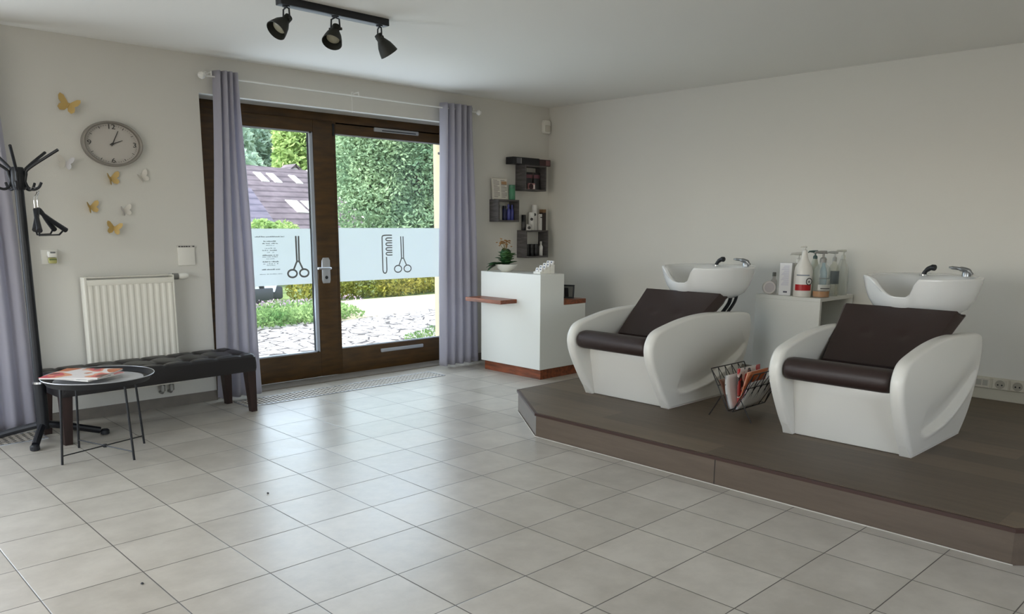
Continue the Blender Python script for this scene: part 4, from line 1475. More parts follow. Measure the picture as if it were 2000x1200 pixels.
# ------------------------------------------------------------------ platform
HP = .177
poly = [(3.938, .853), (3.938, 3.868), (4.42, 4.548), (XW - .002, 4.548), (XW - .002, .30), (4.46, .30)]
ins = [(3.948, .858), (3.948, 3.863), (4.425, 4.536), (XW - .002, 4.536), (XW - .002, .312), (4.464, .312)]
pf_ = thing('platform', 'low wooden platform with a brown edge strip carrying the washing chairs', 'platform', (5.4, 2.4, 0))
MB().prism(ins, 2, 0.0, HP - .020).build('riser', M['riser'], pf_, smooth=0)
MB().prism(poly, 2, HP - .020, HP - .002).build('edge_strip', M['nosing'], pf_, smooth=0)
top_in = [(3.960, .860), (3.960, 3.861), (4.431, 4.526), (XW - .002, 4.526), (XW - .002, .322), (4.47, .322)]
MB().prism(top_in, 2, HP - .002, HP).build('deck', M['plank'], pf_, smooth=0)
sj = MB()
for y in (2.395,):
    sj.box((3.9472, y - .003, 0), (3.9482, y + .003, HP - .02))
sj.build('riser_joint', cmat((38, 30, 26), .7, name='joint_dark'), pf_, smooth=0)
MB().tube([(3.944, .85, .004), (3.944, 3.868, .004), (4.420, 4.54, .003)], .0035, 6).build('sealant_line', cmat((186, 180, 170), .6, name='pale_sealant'), pf_)
# ivory cable duct with sockets on the right wall
du = thing('cable_duct', 'ivory cable duct with built-in sockets along the right wall', 'cable duct', (XW, 1.2, .26))
MB().box((XW - .018, .32, HP), (XW, 1.95, .262), .002, 1).build('skirting_channel', M['duct'], du, smooth=0)
MB().box((XW - .03, .32, .262), (XW, 1.95, .352), .004, 1).build('socket_channel', M['duct'], du, smooth=0)
for k, y in enumerate((1.835, 1.71, 1.59)):
    p = MB().box((XW - .036, y - .052, .268), (XW - .0295, y + .052, .346), .003, 1).build('socket', cmat((198, 192, 176), .45, name='socket_ivory'), du)
    if k == 0:
        MB().box((XW - .0375, y - .04, .285), (XW - .0355, y - .004, .33)).build('data_port', cmat((164, 160, 148), .45, name='port_grey'), p)
        MB().box((XW - .0375, y + .004, .285), (XW - .0355, y + .04, .33)).build('data_port', cmat((164, 160, 148), .45, name='port_grey'), p)
    else:
        MB().lathe([(.034, .0), (.034, .003)], n=20, m=Matrix.Translation((XW - .036, y, .307)) @ rot_to((-1, 0, 0))).build('socket_well', cmat((158, 152, 138), .5, name='socket_well'), p)
        MB().tube([(XW - .0395, y - .014, .303), (XW - .039, y - .014, .303)], .006, 8).build('pin_hole', M['black'], p)
        MB().tube([(XW - .0395, y + .014, .303), (XW - .039, y + .014, .303)], .006, 8).build('pin_hole', M['black'], p)


# ------------------------------------------------------------------ washing chairs
def chair(label, yc):
    o = thing('shampoo_chair', label, 'shampoo chair', (5.15, yc, HP), group='shampoo chairs on the platform')
    ZB = HP
    # side profile in world x/z (clockwise from the front foot)
    up = smoothpath([(v[0], 0, v[1]) for v in [(4.744, .177), (4.66, .29), (4.579, .42), (4.517, .54), (4.496, .63), (4.515, .70), (4.575, .757), (4.72, .795), (4.945, .832), (5.21, .848),
                                              (5.52, .836), (5.80, .812), (5.858, .77), (5.868, .68), (5.846, .58), (5.80, .47), (5.735, .35), (5.66, .26), (5.565, .177)]], 12)
    base = [Vector((5.565 + (4.744 - 5.565) * t, 0, .177)) for t in [i / 30 for i in range(1, 30)]]
    out = up + base
    n = len(out)
    cen = Vector((5.19, 0, .50))
    GR = smoothpath([(4.83, 0, .305), (4.90, 0, .285), (5.0, 0, .285), (5.25, 0, .318), (5.503, 0, .399), (5.698, 0, .483), (5.79, 0, .56)], 30)

    def groove(p):
        """Depth of the moulded swoosh in the outer face."""
        bd, bi = 9, 0
        for i, g in enumerate(GR):
            d = math.hypot(g.x - p.x, g.z - p.z)
            if d < bd:
                bd, bi = d, i
        t = GR[min(bi + 1, len(GR) - 1)] - GR[max(bi - 1, 0)]
        q = p - GR[bi]
        sgn = t.x * q.z - t.z * q.x            # > 0 above the line
        fade = math.sin(math.pi * min(1, max(0, (bi + .5) / len(GR)))) ** .6
        if sgn > 0:
            return .046 * fade * math.exp(-(bd / .12) ** 2) * min(1, (bd / .028)) ** 1.0
        return -.005 * fade * math.exp(-((bd - .012) / .016) ** 2)

    for sg in (-1, 1):
        half, th = .405, .078
        ss = [1.0, .9985, .995, .989, .981, .971, .96, .95, .94] + [.93 - .0135 * i for i in range(58)] + [.12]
        mb = MB()
        rows_o, rows_i = [], []
        for s in ss:
            e = min(1.0, (1 - s) / .052)
            rnd = math.sqrt(max(0, 1 - (1 - e) ** 2))
            ro, ri = [], []
            for p in out:
                q = cen + (p - cen) * s
                q.z = max(q.z, ZB)
                low = 1 - min(1, max(0, (q.z - ZB) / .12))
                bulge = .016 * (1 - s * s) * (1 - low)
                yo = half - .030 * (1 - max(rnd, low * .8)) + bulge - groove(q) * min(1, max(0, (1 - s) - .05) / .05)
                yi = half - th + .026 * (1 - max(rnd, low * .8))
                ro.append((q.x, yc + sg * yo, q.z))
                ri.append((q.x, yc + sg * yi, q.z))
            rows_o.append(ro)
            rows_i.append(ri)
        mb.grid(rows_i[::-1] + rows_o, closed_u=True)
        k = len(mb.v)
        mb.f.append(list(range(n)))
        mb.f.append(list(range(k - n, k)))
        mb.build('arm_shell', M['shell'], o, smooth=55)
    y0, y1 = yc - .335, yc + .335
    MB().prism([(4.765, ZB), (5.55, ZB), (5.70, .34), (5.80, .52), (5.835, .70), (5.82, .79), (5.40, .815), (5.36, .79), (5.02, .53), (4.70, .56), (4.70, .50)], 1, y0, y1, .012).build('base_shell', M['shell'], o)
    # seat: a thick front roll and a hollow behind it
    prof = smoothpath([(v[0], 0, v[1]) for v in [(4.64, .565), (4.555, .575), (4.522, .615), (4.525, .665), (4.565, .700), (4.64, .702), (4.74, .672), (4.90, .645), (5.06, .635), (5.10, .60), (5.06, .565), (4.85, .562)]], 5, closed=True)
    rows = []
    hw = .318
    for y, s in ((-hw, .80), (-hw + .006, .90), (-hw + .02, .97), (-hw + .05, 1), (0, 1), (hw - .05, 1), (hw - .02, .97), (hw - .006, .90), (hw, .80)):
        c = Vector((4.80, 0, .63))
        rows.append([(c.x + (p.x - c.x) * (1 - (1 - s) * .25), yc + y, c.z + (p.z - c.z) * s) for p in prof])
    sb = MB().grid(rows, closed_u=True)
    k = len(prof)
    sb.f.append(list(range(k)))
    sb.f.append(list(range(len(sb.v) - k, len(sb.v))))
    sb.build('seat_cushion', M['seat'], o, smooth=60)
    # backrest: leaning, wider at the top
    a, b = Vector((5.00, 0, .60)), Vector((5.495, 0, .955))
    ax = (b - a).normalized()
    nn = Vector((-ax.z, 0, ax.x))
    rows = []
    nu, nv = 24, 24
    L = (b - a).length
    face, back = [], []
    for i in range(nu + 1):
        t = i / nu
        hwid = .305 + (.388 - .305) * t
        rf, rb = [], []
        for j in range(nv + 1):
            u = -1 + 2 * j / nv
            e = max(max(0, abs(u) - .9) / .1, max(0, abs(2 * t - 1) - .9) / .1)
            pf2 = math.sqrt(max(0, 1 - e * e))
            th2 = .045 * pf2 + .006
            d = 0
            for bu, btx in ((-.33, .52), (.33, .52)):
                dd = math.hypot((u - bu) * hwid, (t - btx) * L)
                d += .012 * math.exp(-(dd / .03) ** 2)
            p = a + ax * (L * t)
            q1 = p + nn * (th2 - d)
            q2 = p - nn * th2
            rf.append((q1.x, yc + u * hwid, q1.z))
            rb.append((q2.x, yc + u * hwid, q2.z))
        face.append(rf)
        back.append(rb)
    bk = MB().grid(face).grid(back)
    off = (nu + 1) * (nv + 1)
    w_ = nv + 1
    for j in range(nv):
        bk.f.append([j, j + 1, off + j + 1, off + j])
        q = nu * w_
        bk.f.append([q + j, q + j + 1, off + q + j + 1, off + q + j])
    for i in range(nu):
        for q in (0, nv):
            bk.f.append([i * w_ + q, (i + 1) * w_ + q, off + (i + 1) * w_ + q, off + i * w_ + q])
    br = bk.build('backrest', M['seat'], o, smooth=50)
    for bu in (-.33, .33):
        p = a + ax * (L * .52) + nn * .036
        MB().lathe([(.011, 0), (.009, .004), (.003, .006)], n=12, m=Matrix.Translation((p.x, yc + bu * .34, p.z)) @ rot_to(nn)).build('button', M['seat'], br)
    # basin
    bx0, bz = 5.82, 1.172
    A_, B_ = .365, .425                         # half width (y), half depth (x)

    def notch(th):
        d = math.degrees(math.atan2(math.sin(th), math.cos(th)))       # 0 at the front, + towards the viewer's right
        def ss_(x):
            x = min(1, max(0, x))
            return x * x * (3 - 2 * x)
        return ss_((d + 44) / 42) * (1 - ss_((d - 9) / 9))

    rings = []
    nt_ = 96
    lip = []
    for k in range(nt_):
        th = 2 * math.pi * k / nt_
        lip.append((th, notch(th)))

    def pt_(th, fx, fy, ox, z):
        return (bx0 + ox - B_ * fx * math.cos(th), yc - A_ * fy * math.sin(th), z)

    outer = [(.10, .905), (.42, .907), (.64, .918), (.79, .955), (.895, 1.02), (.955, 1.085), (.982, 1.13), (.995, 1.155)]
    for s, z in outer:
        rings.append([pt_(th, s, s, 0, z - nq * .105 * max(0, (z - .925) / .23)) for th, nq in lip])
    rings.append([pt_(th, 1.0, 1.0, 0, bz - .006 - nq * .122) for th, nq in lip])
    rings.append([pt_(th, .985, .985, 0, bz - nq * .122) for th, nq in lip])
    rings.append([pt_(th, .93, .93, -.004, bz - .002 - nq * .122) for th, nq in lip])
    rings.append([pt_(th, .80, .865, -.055, bz - .008 - nq * .122) for th, nq in lip])
    rings.append([pt_(th, .77, .84, -.06, bz - .03 - nq * .105) for th, nq in lip])
    for s, z in ((.70, 1.10), (.60, 1.04), (.45, .985), (.28, .96), (.10, .952)):
        rings.append([pt_(th, s * .98, s * 1.06, -.06, z - nq * .06 * max(0, (z - .95) / .15)) for th, nq in lip])
    bm_ = MB().grid(rings, closed_u=True)
    k = nt_
    bm_.f.append(list(range(k)))
    bm_.f.append(list(range(len(bm_.v) - k, len(bm_.v))))
    ba = bm_.build('basin', M['ceramic'], o, smooth=70)
    # hose handset (black) and chrome mixer lever on the rear deck
    hx, hy = 6.06, yc + .075
    MB().lathe([(.032, 0), (.032, .010), (.022, .014)], (hx, hy, bz - .012), 18).build('hose_rosette', M['chrome'], ba)
    MB().tube(smoothpath([(hx, hy + .004, bz - .004), (hx, hy - .015, bz + .026), (hx, hy - .045, bz + .046), (hx - .005, hy - .075, bz + .046)], 5), [.015] * 6 + [.018] * 5 + [.022] * 4 + [.018], 12).build('hose_handset', M['black'], ba)
    lx, ly = 6.08, yc - .195
    MB().lathe([(.027, 0), (.027, .03), (.024, .038), (.012, .043)], (lx, ly, bz - .012), 18).build('mixer_body', M['nickel'], ba)
    MB().tube(smoothpath([(lx, ly - .035, bz + .008), (lx, ly - .008, bz + .034), (lx, ly + .05, bz + .046), (lx, ly + .115, bz + .052)], 5), [.012] * 4 + [.017] * 6 + [.012] * 4 + [.007] * 2, 10).build('mixer_lever', M['nickel'], ba)
    MB().lathe([(.03, 0), (.03, .004), (.02, .006)], (bx0 - .06, yc, .952), 16).build('drain', M['chrome'], ba)
    # neck column and hoses between shell and basin
    MB().tube([(5.80, yc, .80), (5.81, yc, .93)], [.10, .085], 24).build('basin_column', M['shell'], o)
    MB().tube(smoothpath([(5.77, yc - .17, .78), (5.86, yc - .185, .87), (5.90, yc - .18, .95)], 6), .016, 10).build('hose', M['black'], o)
    MB().tube(smoothpath([(5.78, yc - .21, .78), (5.88, yc - .225, .88), (5.94, yc - .215, .97)], 6), .013, 10).build('hose', M['black'], o)
    return o


c1 = chair('white shampoo chair with dark brown cushions nearer the reception desk', 3.687)
c2 = dup(c1, (5.15, 1.990, HP), 'white shampoo chair with dark brown cushions nearer the wall sockets on the right')

# ------------------------------------------------------------------ white open unit with salon bottles
un = thing('side_unit', 'white open storage unit between the two shampoo chairs at the wall', 'side unit', (6.57, 3.19, HP))
ux0, ux1, uy0, uy1, uz = 6.262, 6.885, 2.905, 3.485, .925
t = .03
MB().box((ux0, uy0, uz - t), (ux1, uy1, uz), .002, 1).build('top_board', M['ledge'], un, smooth=0)
MB().box((ux0, uy0, HP), (ux0 + t, uy1, uz - t), .002, 1).build('front_board', M['ledge'], un, smooth=0)
MB().box((ux1 - t, uy0, HP), (ux1, uy1, uz - t), .002, 1).build('rear_board', M['ledge'], un, smooth=0)
MB().box((ux0 + t, uy0 + .01, HP), (ux1 - t, uy1, HP + t), .002, 1).build('bottom_board', M['ledge'], un, smooth=0)
MB().box((ux0 + t, uy1 - .012, HP + t), (ux1 - t, uy1, uz - t)).build('end_board', M['ledge'], un, smooth=0)
MB().box((ux0 + t, uy0 + .01, .55), (ux1 - t, uy1 - .012, .572)).build('shelf_board', M['ledge'], un, smooth=0)


def clear_mat(name, col, alpha):
    m = bpy.data.materials.new(name)
    m.use_nodes = True
    nt = m.node_tree
    nt.nodes.remove(nt.nodes['Principled BSDF'])
    out_ = nt.nodes['Material Output']
    tr_ = N(nt, 'ShaderNodeBsdfTransparent')
    tr_.inputs[0].default_value = (.93, .94, .93, 1)
    pr_ = N(nt, 'ShaderNodeBsdfPrincipled')
    pr_.inputs['Base Color'].default_value = lin(col)
    pr_.inputs['Roughness'].default_value = .15
    mx = N(nt, 'ShaderNodeMixShader')
    mx.inputs[0].default_value = alpha
    nt.links.new(tr_.outputs[0], mx.inputs[1])
    nt.links.new(pr_.outputs[0], mx.inputs[2])
    nt.links.new(mx.outputs[0], out_.inputs[0])
    return m


VD = Vector((-.62, -.78, 0))     # labels are turned towards the room's middle


def pump(o, c, z, s, m, turn=200, nr=.018):
    """Collar, stem and spout of a dispenser on a neck at height z."""
    c = Vector(c)
    p = MB().lathe([(nr, 0), (nr, .022 * s), (nr * .7, .030 * s), (nr * .33, .034 * s), (nr * .33, .058 * s)], c + Vector((0, 0, z)), 16)
    d = Vector((math.cos(R(turn)), math.sin(R(turn)), 0))
    top = c + Vector((0, 0, z + .062 * s))
    d = Vector((-.718, .696, 0))
    p.tube([top - d * .020 * s, top - d * .018 * s, top + d * .018 * s, top + d * .050 * s, top + d * .058 * s + Vector((0, 0, -.010 * s))], [.006 * s, .0095 * s, .0095 * s, .006 * s, .0045 * s], 8)
    return p.build('pump', m, o)


def label_patch(o, c, r, z0, z1, a0, a1, m, nm='printed_label', n=12):
    rows = []
    for z in (z0, z1):
        rows.append([(c[0] + r * math.cos(R(a0 + (a1 - a0) * i / n)), c[1] + r * math.sin(R(a0 + (a1 - a0) * i / n)), c[2] + z) for i in range(n + 1)])
    return MB().grid(rows).build(nm, m, o, smooth=60)


GS = 'dispensers on the white side unit'
uz1 = uz + .0005
# round white jar, small clear bottle, tall white carton with pump bottle behind, etc.
c = Vector((6.335, 3.405, uz1))
o = thing('round_compact', 'round white tub standing on edge at the left end of the white side unit', 'tub', c, group=GS)
mm = Matrix.Translation(c + Vector((0, 0, .056))) @ rot_to((-.75, -.66, .05))
MB().lathe([(.050, -.018), (.056, -.014), (.056, .012), (.050, .018)], n=28, m=mm).build('tub_body', cmat((214, 208, 204), .35, name='tub_white'), o)
MB().lathe([(.042, .0185), (.042, .0195)], n=28, m=mm).build('tub_label', cmat((186, 178, 178), .4, name='tub_label'), o)
c = (6.405, 3.40, uz1)
o = thing('serum_bottle', 'small clear bottle with pink liquid behind the round white tub', 'bottle', c, group=GS)
MB().lathe([(.027, 0), (.029, .004), (.029, .11), (.014, .13), (.013, .15)], c, 20).build('bottle_body', clear_mat('pinkish_clear', (206, 190, 186), .30), o)
MB().lathe([(.016, .15), (.016, .18), (.012, .185)], c, 16).build('cap', cmat((120, 122, 118), .3), o)
c = (6.42, 3.325, uz1)
o = thing('serum_bottle', 'short dark red bottle half hidden behind the white carton', 'bottle', c, group=GS)
MB().lathe([(.024, 0), (.025, .004), (.025, .10), (.012, .115), (.012, .14)], c, 20).build('bottle_body', cmat((128, 74, 70), .25, name='dark_red_bottle'), o)
MB().lathe([(.013, .14), (.013, .16)], c, 14).build('cap', cmat((170, 168, 166), .3), o)
c = Vector((6.345, 3.255, uz1))
o = thing('product_box', 'tall white carton with printed lines on the white side unit', 'box', c, group=GS)
mm = Matrix.Translation(c) @ Matrix.Rotation(R(8), 4, 'Z')
MB().box((-.03, -.052, 0), (.03, .052, .272), .002, 1, mm).build('carton', cmat((216, 216, 218), .4, name='carton_white'), o, smooth=0)
b = MB()
for k in range(20):
    b.box((-.0308, -.030, .085 + k * .0085), (-.0300, .036 - (k % 5) * .006, .088 + k * .0085), 0, 1, mm)
b.build('printed_rows', cmat((176, 174, 196), .5, name='lavender_ink'), o, smooth=0)
MB().box((-.0308, -.022, .022), (-.0300, .012, .036), 0, 1, mm).build('dark_stamp', cmat((76, 76, 92), .5, name='stamp_ink'), o, smooth=0)
c = (6.438, 3.205, uz1)
o = thing('pump_bottle', 'ivory pump bottle standing behind the tall white carton', 'pump bottle', c, group=GS)
MB().lathe([(.045, 0), (.047, .005), (.047, .245), (.040, .262), (.02, .27)], c, 24).build('bottle_body', cmat((196, 192, 182), .35, name='ivory_bottle'), o)
pump(o, c, .27, 1.25, cmat((206, 204, 198), .35), 215, .02)
c = (6.30, 3.085, uz1)
o = thing('pump_bottle', 'big white pump bottle with a red band and a round emblem', 'pump bottle', c, group=GS)
MB().lathe([(.066, 0), (.072, .006), (.073, .03), (.073, .21), (.066, .245), (.046, .283), (.030, .315), (.023, .35), (.020, .372)], c, 36).build('bottle_body', cmat((218, 214, 206), .3, name='big_white_bottle'), o)
ang = math.degrees(math.atan2(VD.y, VD.x))
label_patch(o, c, .0736, .055, .105, ang - 78, ang + 34, cmat((176, 30, 34), .4, name='red_band'), 'red_band')
label_patch(o, c, .0735, .105, .172, ang - 78, ang + 34, cmat((226, 224, 220), .4, name='label_white'), 'white_label')
label_patch(o, c, .0738, .176, .186, ang - 70, ang + 16, cmat((132, 138, 148), .4, name='grey_script'), 'script_line')
ea = R(ang + 14)
ed = Vector((math.cos(ea), math.sin(ea), 0))
em = Matrix.Translation(Vector(c) + ed * .0733 + Vector((0, 0, .130))) @ rot_to(ed)
MB().lathe([(.030, 0), (.030, .0016), (.023, .0016), (.023, 0)], n=28, m=em, cap=False).build('emblem_ring', cmat((52, 50, 52), .4, name='emblem_ink'), o)
MB().lathe([(.023, .0), (.023, .0012)], n=28, m=em).build('emblem_field', cmat((226, 224, 220), .4), o)
e = MB()
for k in range(3):
    e.prism([(-.010 + k * .0068, -.008), (-.004 + k * .0068, -.008), (-.005 + k * .0068, .004 + (k == 1) * .005), (-.009 + k * .0068, .004 + (k == 1) * .005)], 2, .0012, .0018)
e.xform(em)
e.build('emblem_mark', cmat((52, 50, 52), .4), o, smooth=0)
pump(o, c, .365, .72, cmat((214, 211, 204), .35), 205, .018)
c = (6.45, 3.065, uz1)
o = thing('pump_bottle', 'pale bottle with a dark green pump behind the big white one', 'pump bottle', c, group=GS)
MB().lathe([(.042, 0), (.045, .006), (.045, .20), (.038, .245), (.024, .285), (.018, .31)], c, 24).build('bottle_body', cmat((200, 204, 190), .3, name='pale_green_bottle'), o)
pump(o, c, .305, 1.05, cmat((70, 92, 88), .4, name='dark_green_pump'), 200)
c = (6.52, 3.02, uz1)
o = thing('spray_bottle', 'light blue bottle behind the amber and clear ones', 'bottle', c, group=GS)
MB().lathe([(.030, 0), (.032, .006), (.032, .19), (.022, .23), (.013, .25), (.013, .29)], c, 20).build('bottle_body', cmat((150, 184, 200), .25, name='light_blue_bottle'), o)
MB().lathe([(.015, .29), (.015, .32), (.010, .325)], c, 14).build('cap', cmat((170, 200, 214), .3), o)
c = (6.365, 2.955, uz1)
o = thing('pump_bottle', 'clear square-shouldered bottle with amber liquid low inside and a grey pump', 'pump bottle', c, group=GS)
MB().lathe([(.064, 0), (.068, .006), (.068, .215), (.060, .245), (.030, .270), (.026, .285)], c, 28).build('bottle_body', clear_mat('clear_grey_plastic', (206, 212, 210), .20), o)
MB().lathe([(.060, .004), (.064, .008), (.064, .052), (.0005, .053)], c, 28).build('amber_liquid', cmat((196, 132, 66), .2, name='amber_liquid'), o)
label_patch(o, c, .0690, .062, .108, ang - 50, ang + 50, cmat((196, 196, 190), .4, name='bottle_label'), 'printed_label')
label_patch(o, c, .0693, .072, .080, ang - 32, ang + 40, cmat((66, 64, 62), .4, name='label_ink'), 'label_line')
label_patch(o, c, .0692, .155, .163, ang - 45, ang + 45, cmat((110, 116, 116), .4, name='label_soft'), 'label_line')
pump(o, c, .285, 1.35, cmat((138, 136, 132), .35, name='grey_pump'), 205, .026)
c = (6.60, 2.965, uz1)
o = thing('pump_bottle', 'slim clear bottle with a dark grey label, second from the right', 'pump bottle', c, group=GS)
MB().lathe([(.040, 0), (.043, .006), (.043, .225), (.034, .25), (.018, .27), (.018, .29)], c, 24).build('bottle_body', clear_mat('clear_amber_plastic', (206, 200, 176), .28), o)
label_patch(o, c, .0436, .10, .21, ang - 70, ang + 70, cmat((92, 100, 102), .4, name='dark_grey_label'), 'printed_label')
pump(o, c, .288, 1.2, cmat((168, 168, 164), .35), 205)
c = (6.74, 2.955, uz1)
o = thing('pump_bottle', 'tall clear bottle with a brown upright stripe at the right end of the unit', 'pump bottle', c, group=GS)
MB().lathe([(.048, 0), (.052, .006), (.052, .20), (.044, .245), (.026, .285), (.020, .305)], c, 24).build('bottle_body', clear_mat('milky_plastic', (212, 210, 200), .35), o)
label_patch(o, c, .0526, .03, .165, ang + 52, ang + 74, cmat((74, 58, 50), .4, name='brown_stripe'), 'upright_stripe', 4)
pump(o, c, .303, 1.15, cmat((196, 196, 186), .35), 205)

# ------------------------------------------------------------------ wire magazine rack
mr = thing('magazine_rack', 'black wire magazine rack between the two shampoo chairs', 'magazine rack', (5.0, 2.82, HP))
rx0, rx1, ry, rz0, rz1, rw = 4.80, 5.24, 2.815, .235, .515, .165
w = .004
rails = MB()
for sg in (-1, 1):
    rails.tube([(rx0, ry + sg * rw, rz1), (rx1, ry + sg * rw, rz1)], w, 6)
    rails.tube([(rx0, ry + sg * .02, rz0), (rx1, ry + sg * .02, rz0)], w, 6)
    rails.tube([(rx0, ry + sg * (rw * .62), rz0 + (rz1 - rz0) * .6), (rx1, ry + sg * (rw * .62), rz0 + (rz1 - rz0) * .6)], w * .8, 6)
rails.build('rails', M['wire'], mr)
for x in (rx0, rx1):
    e = MB()
    e.tube([(x, ry + rw, rz1), (x, ry + .02, rz0), (x, ry - .02, rz0), (x, ry - rw, rz1)], w, 6)
    e.build('end_frame', M['wire'], mr)
xw = MB()
for sg in (-1, 1):
    n_ = 5
    for k in range(n_):
        xa, xb = rx0 + (rx1 - rx0) * k / n_, rx0 + (rx1 - rx0) * (k + 1) / n_
        for p, q in ((xa, xb), (xb, xa)):
            xw.tube([(p, ry + sg * rw, rz1), (q, ry + sg * .02, rz0)], w * .7, 6)
xw.build('crossed_wires', M['wire'], mr)
for x in (rx0, rx1):
    for sg in (-1, 1):
        MB().tube([(x, ry + sg * .165, HP + .0045), (x, ry + sg * .072, .335)], w, 6).build('leg', M['wire'], mr)


def rack_mag(label, y0, z0, ang, l, h, x, th, cov, bend=.0):
    o = thing('magazine', label, 'magazine', (x, y0, z0), group='magazines in the wire rack')
    nx_, nz_ = 6, 8
    rows = []
    for side in (0, 1):
        for k in range(nz_ + 1):
            t_ = k / nz_
            row = []
            for i in range(nx_ + 1):
                xx = x + l * i / nx_
                off = bend * math.sin(math.pi * t_)
                yy = y0 + math.sin(R(ang)) * h * t_ + off + (th if side else 0)
                zz = z0 + math.cos(R(ang)) * h * t_
                row.append((xx, yy, zz))
            rows.append(row)
    mb = MB()
    W_ = nx_ + 1
    mb.grid(rows[:nz_ + 1])
    fr_ = mb.build('front_cover', cov, o, smooth=60, solid=.0012)
    MB().grid([[(p[0], p[1] - .0018, p[2]) for p in r_] for r_ in rows[nz_ + 1:]]).build('back_cover', cov, o, smooth=60, solid=.0012)
    pg_ = MB().grid([[(p[0] + (.003 if i == 0 else -.003 if i == nx_ else 0), p[1] + th * .2, p[2]) for i, p in enumerate(r_)] for r_ in rows[:nz_ + 1]])
    pg_.build('pages', M['paper'], o, smooth=60, solid=th * .5)
    return o


cg = lambda nm, bl, ba_, sc_, sd: cover_material(nm, bl, ba_, sc_, sd)
rack_mag('brown-edged magazine leaning at the far left side of the wire rack', 2.842, .245, 24, .22, .21, 4.83, .007, cg('cover_brown', [(110, 70, 50), (150, 110, 90)], (132, 92, 70), 9, .4))
rack_mag('grey and white magazine bulging in the middle of the wire rack', 2.824, .245, 10, .30, .235, 4.815, .012, cg('cover_greywhite', [(90, 92, 98), (160, 70, 74)], (196, 194, 196), 8, 2.2), .012)
rack_mag('white magazine with red blocks standing tallest in the wire rack', 2.813, .245, 3, .30, .275, 4.90, .008, cg('cover_red', [(196, 48, 52), (40, 38, 44), (170, 60, 60)], (214, 208, 204), 11, 7.7))
rack_mag('orange magazine leaning to the right in the wire rack', 2.800, .245, -14, .28, .275, 4.87, .008, cg('cover_orange', [(206, 110, 56), (226, 150, 110)], (204, 112, 62), 6, 3.3))
rack_mag('bluish white magazine at the right side of the wire rack', 2.788, .245, -24, .30, .22, 4.84, .010, cg('cover_bluewhite', [(150, 158, 174), (120, 60, 80)], (190, 196, 206), 7, 5.2), -.006)

# two dark crumbs on the tiles
for lab, x, y in (('dark crumb lying on the tiles between the bench and the platform', 1.971, 4.035), ('dark crumb on the tiles nearest the viewer', 1.048, 3.334)):
    one(MB().lathe([(.002, 0), (.007, .003), (.005, .007), (.001, .009)], (x, y, 0), 7), 'crumb', M['black_rough'], lab, 'crumb', (x, y, 0), 'crumbs on the floor')

# ------------------------------------------------------------------ outside
struct(MB().box((-8, YO, -.25), (40, 11.2, -.02)), 'ground_setts', M['setts'], smooth=0)
gp = MB().prism([(6.5, 10.85), (9.05, 11.5), (12.5, 12.2), (12.5, 13.9), (8.2, 13.75), (7.2, 12.6)], 2, -.03, -.012)
struct(gp, 'ground_gravel', M['gravel'], smooth=0)
struct(MB().box((-8, 11.2, -.3), (60, 120, -.025)), 'ground_meadow', M['lawn'], smooth=0)
stt = MB().prism([(9.0, 10.9), (12.5, 11.1), (12.5, 12.3), (9.05, 11.55), (6.6, 10.95), (6.6, 10.8)], 2, -.03, -.016)
struct(stt, 'ground_setts_edge', M['setts'], smooth=0)


def foliage(mb, blobs, count, size, rng, flat=0.0, upright=0.0):
    """Leaves scattered through ellipsoids: blobs = [(centre, radii)]."""
    tot = sum(b[1][0] * b[1][1] + b[1][0] * b[1][2] + b[1][1] * b[1][2] for b in blobs)
    vs, fs = [], []
    for c, r in blobs:
        n = int(count * (r[0] * r[1] + r[0] * r[2] + r[1] * r[2]) / tot)
        for _ in range(n):
            while True:
                p = Vector((rng.uniform(-1, 1), rng.uniform(-1, 1), rng.uniform(-1, 1)))
                if .05 < p.length <= 1:
                    break
            p = p.normalized() * (p.length ** .45)
            q = Vector((c[0] + p.x * r[0], c[1] + p.y * r[1], c[2] + p.z * r[2]))
            if q.z < .0:
                continue
            d = Vector((rng.gauss(0, 1), rng.gauss(0, 1), rng.gauss(0, .7) + upright)).normalized()
            e = d.cross(Vector((rng.gauss(0, 1), rng.gauss(0, 1), rng.gauss(0, 1)))).normalized()
            s = size * rng.uniform(.6, 1.3)
            i0 = len(vs)
            vs += [q - d * s, q + e * s * .45, q + d * s, q - e * s * .45 + d.cross(e) * s * .2]
            fs.append((i0, i0 + 1, i0 + 2, i0 + 3))
    mb.add(vs, fs)
    return mb


def tree(label, base, h, blobs, count, size, m, seed, name='garden_tree', trunk=.16, group='trees outside the glazed door'):
    o = thing(name, label, 'tree', base, group=group)
    foliage(MB(), blobs, count, size, random.Random(seed)).build('crown', M[m], o, smooth=0)
    tk_ = MB()
    bx_, by_, bz_ = base
    top = Vector(blobs[0][0])
    tk_.tube(smoothpath([(bx_, by_, bz_), (bx_ + .1, by_, bz_ + h * .35), (top.x, top.y, top.z + blobs[0][1][2] * .4)], 5), [trunk * (1 - .8 * i / 10) for i in range(11)], 8)
    for c, r in blobs[1:6]:
        tk_.tube([(bx_ + .1, by_, bz_ + h * .35), ((bx_ + c[0]) / 2, (by_ + c[1]) / 2, (bz_ + h * .35 + c[2]) / 2 + .2), c], [trunk * .5, trunk * .3, trunk * .08], 6)
    tk_.build('trunk', M['bark'], o, smooth=60)
    return o


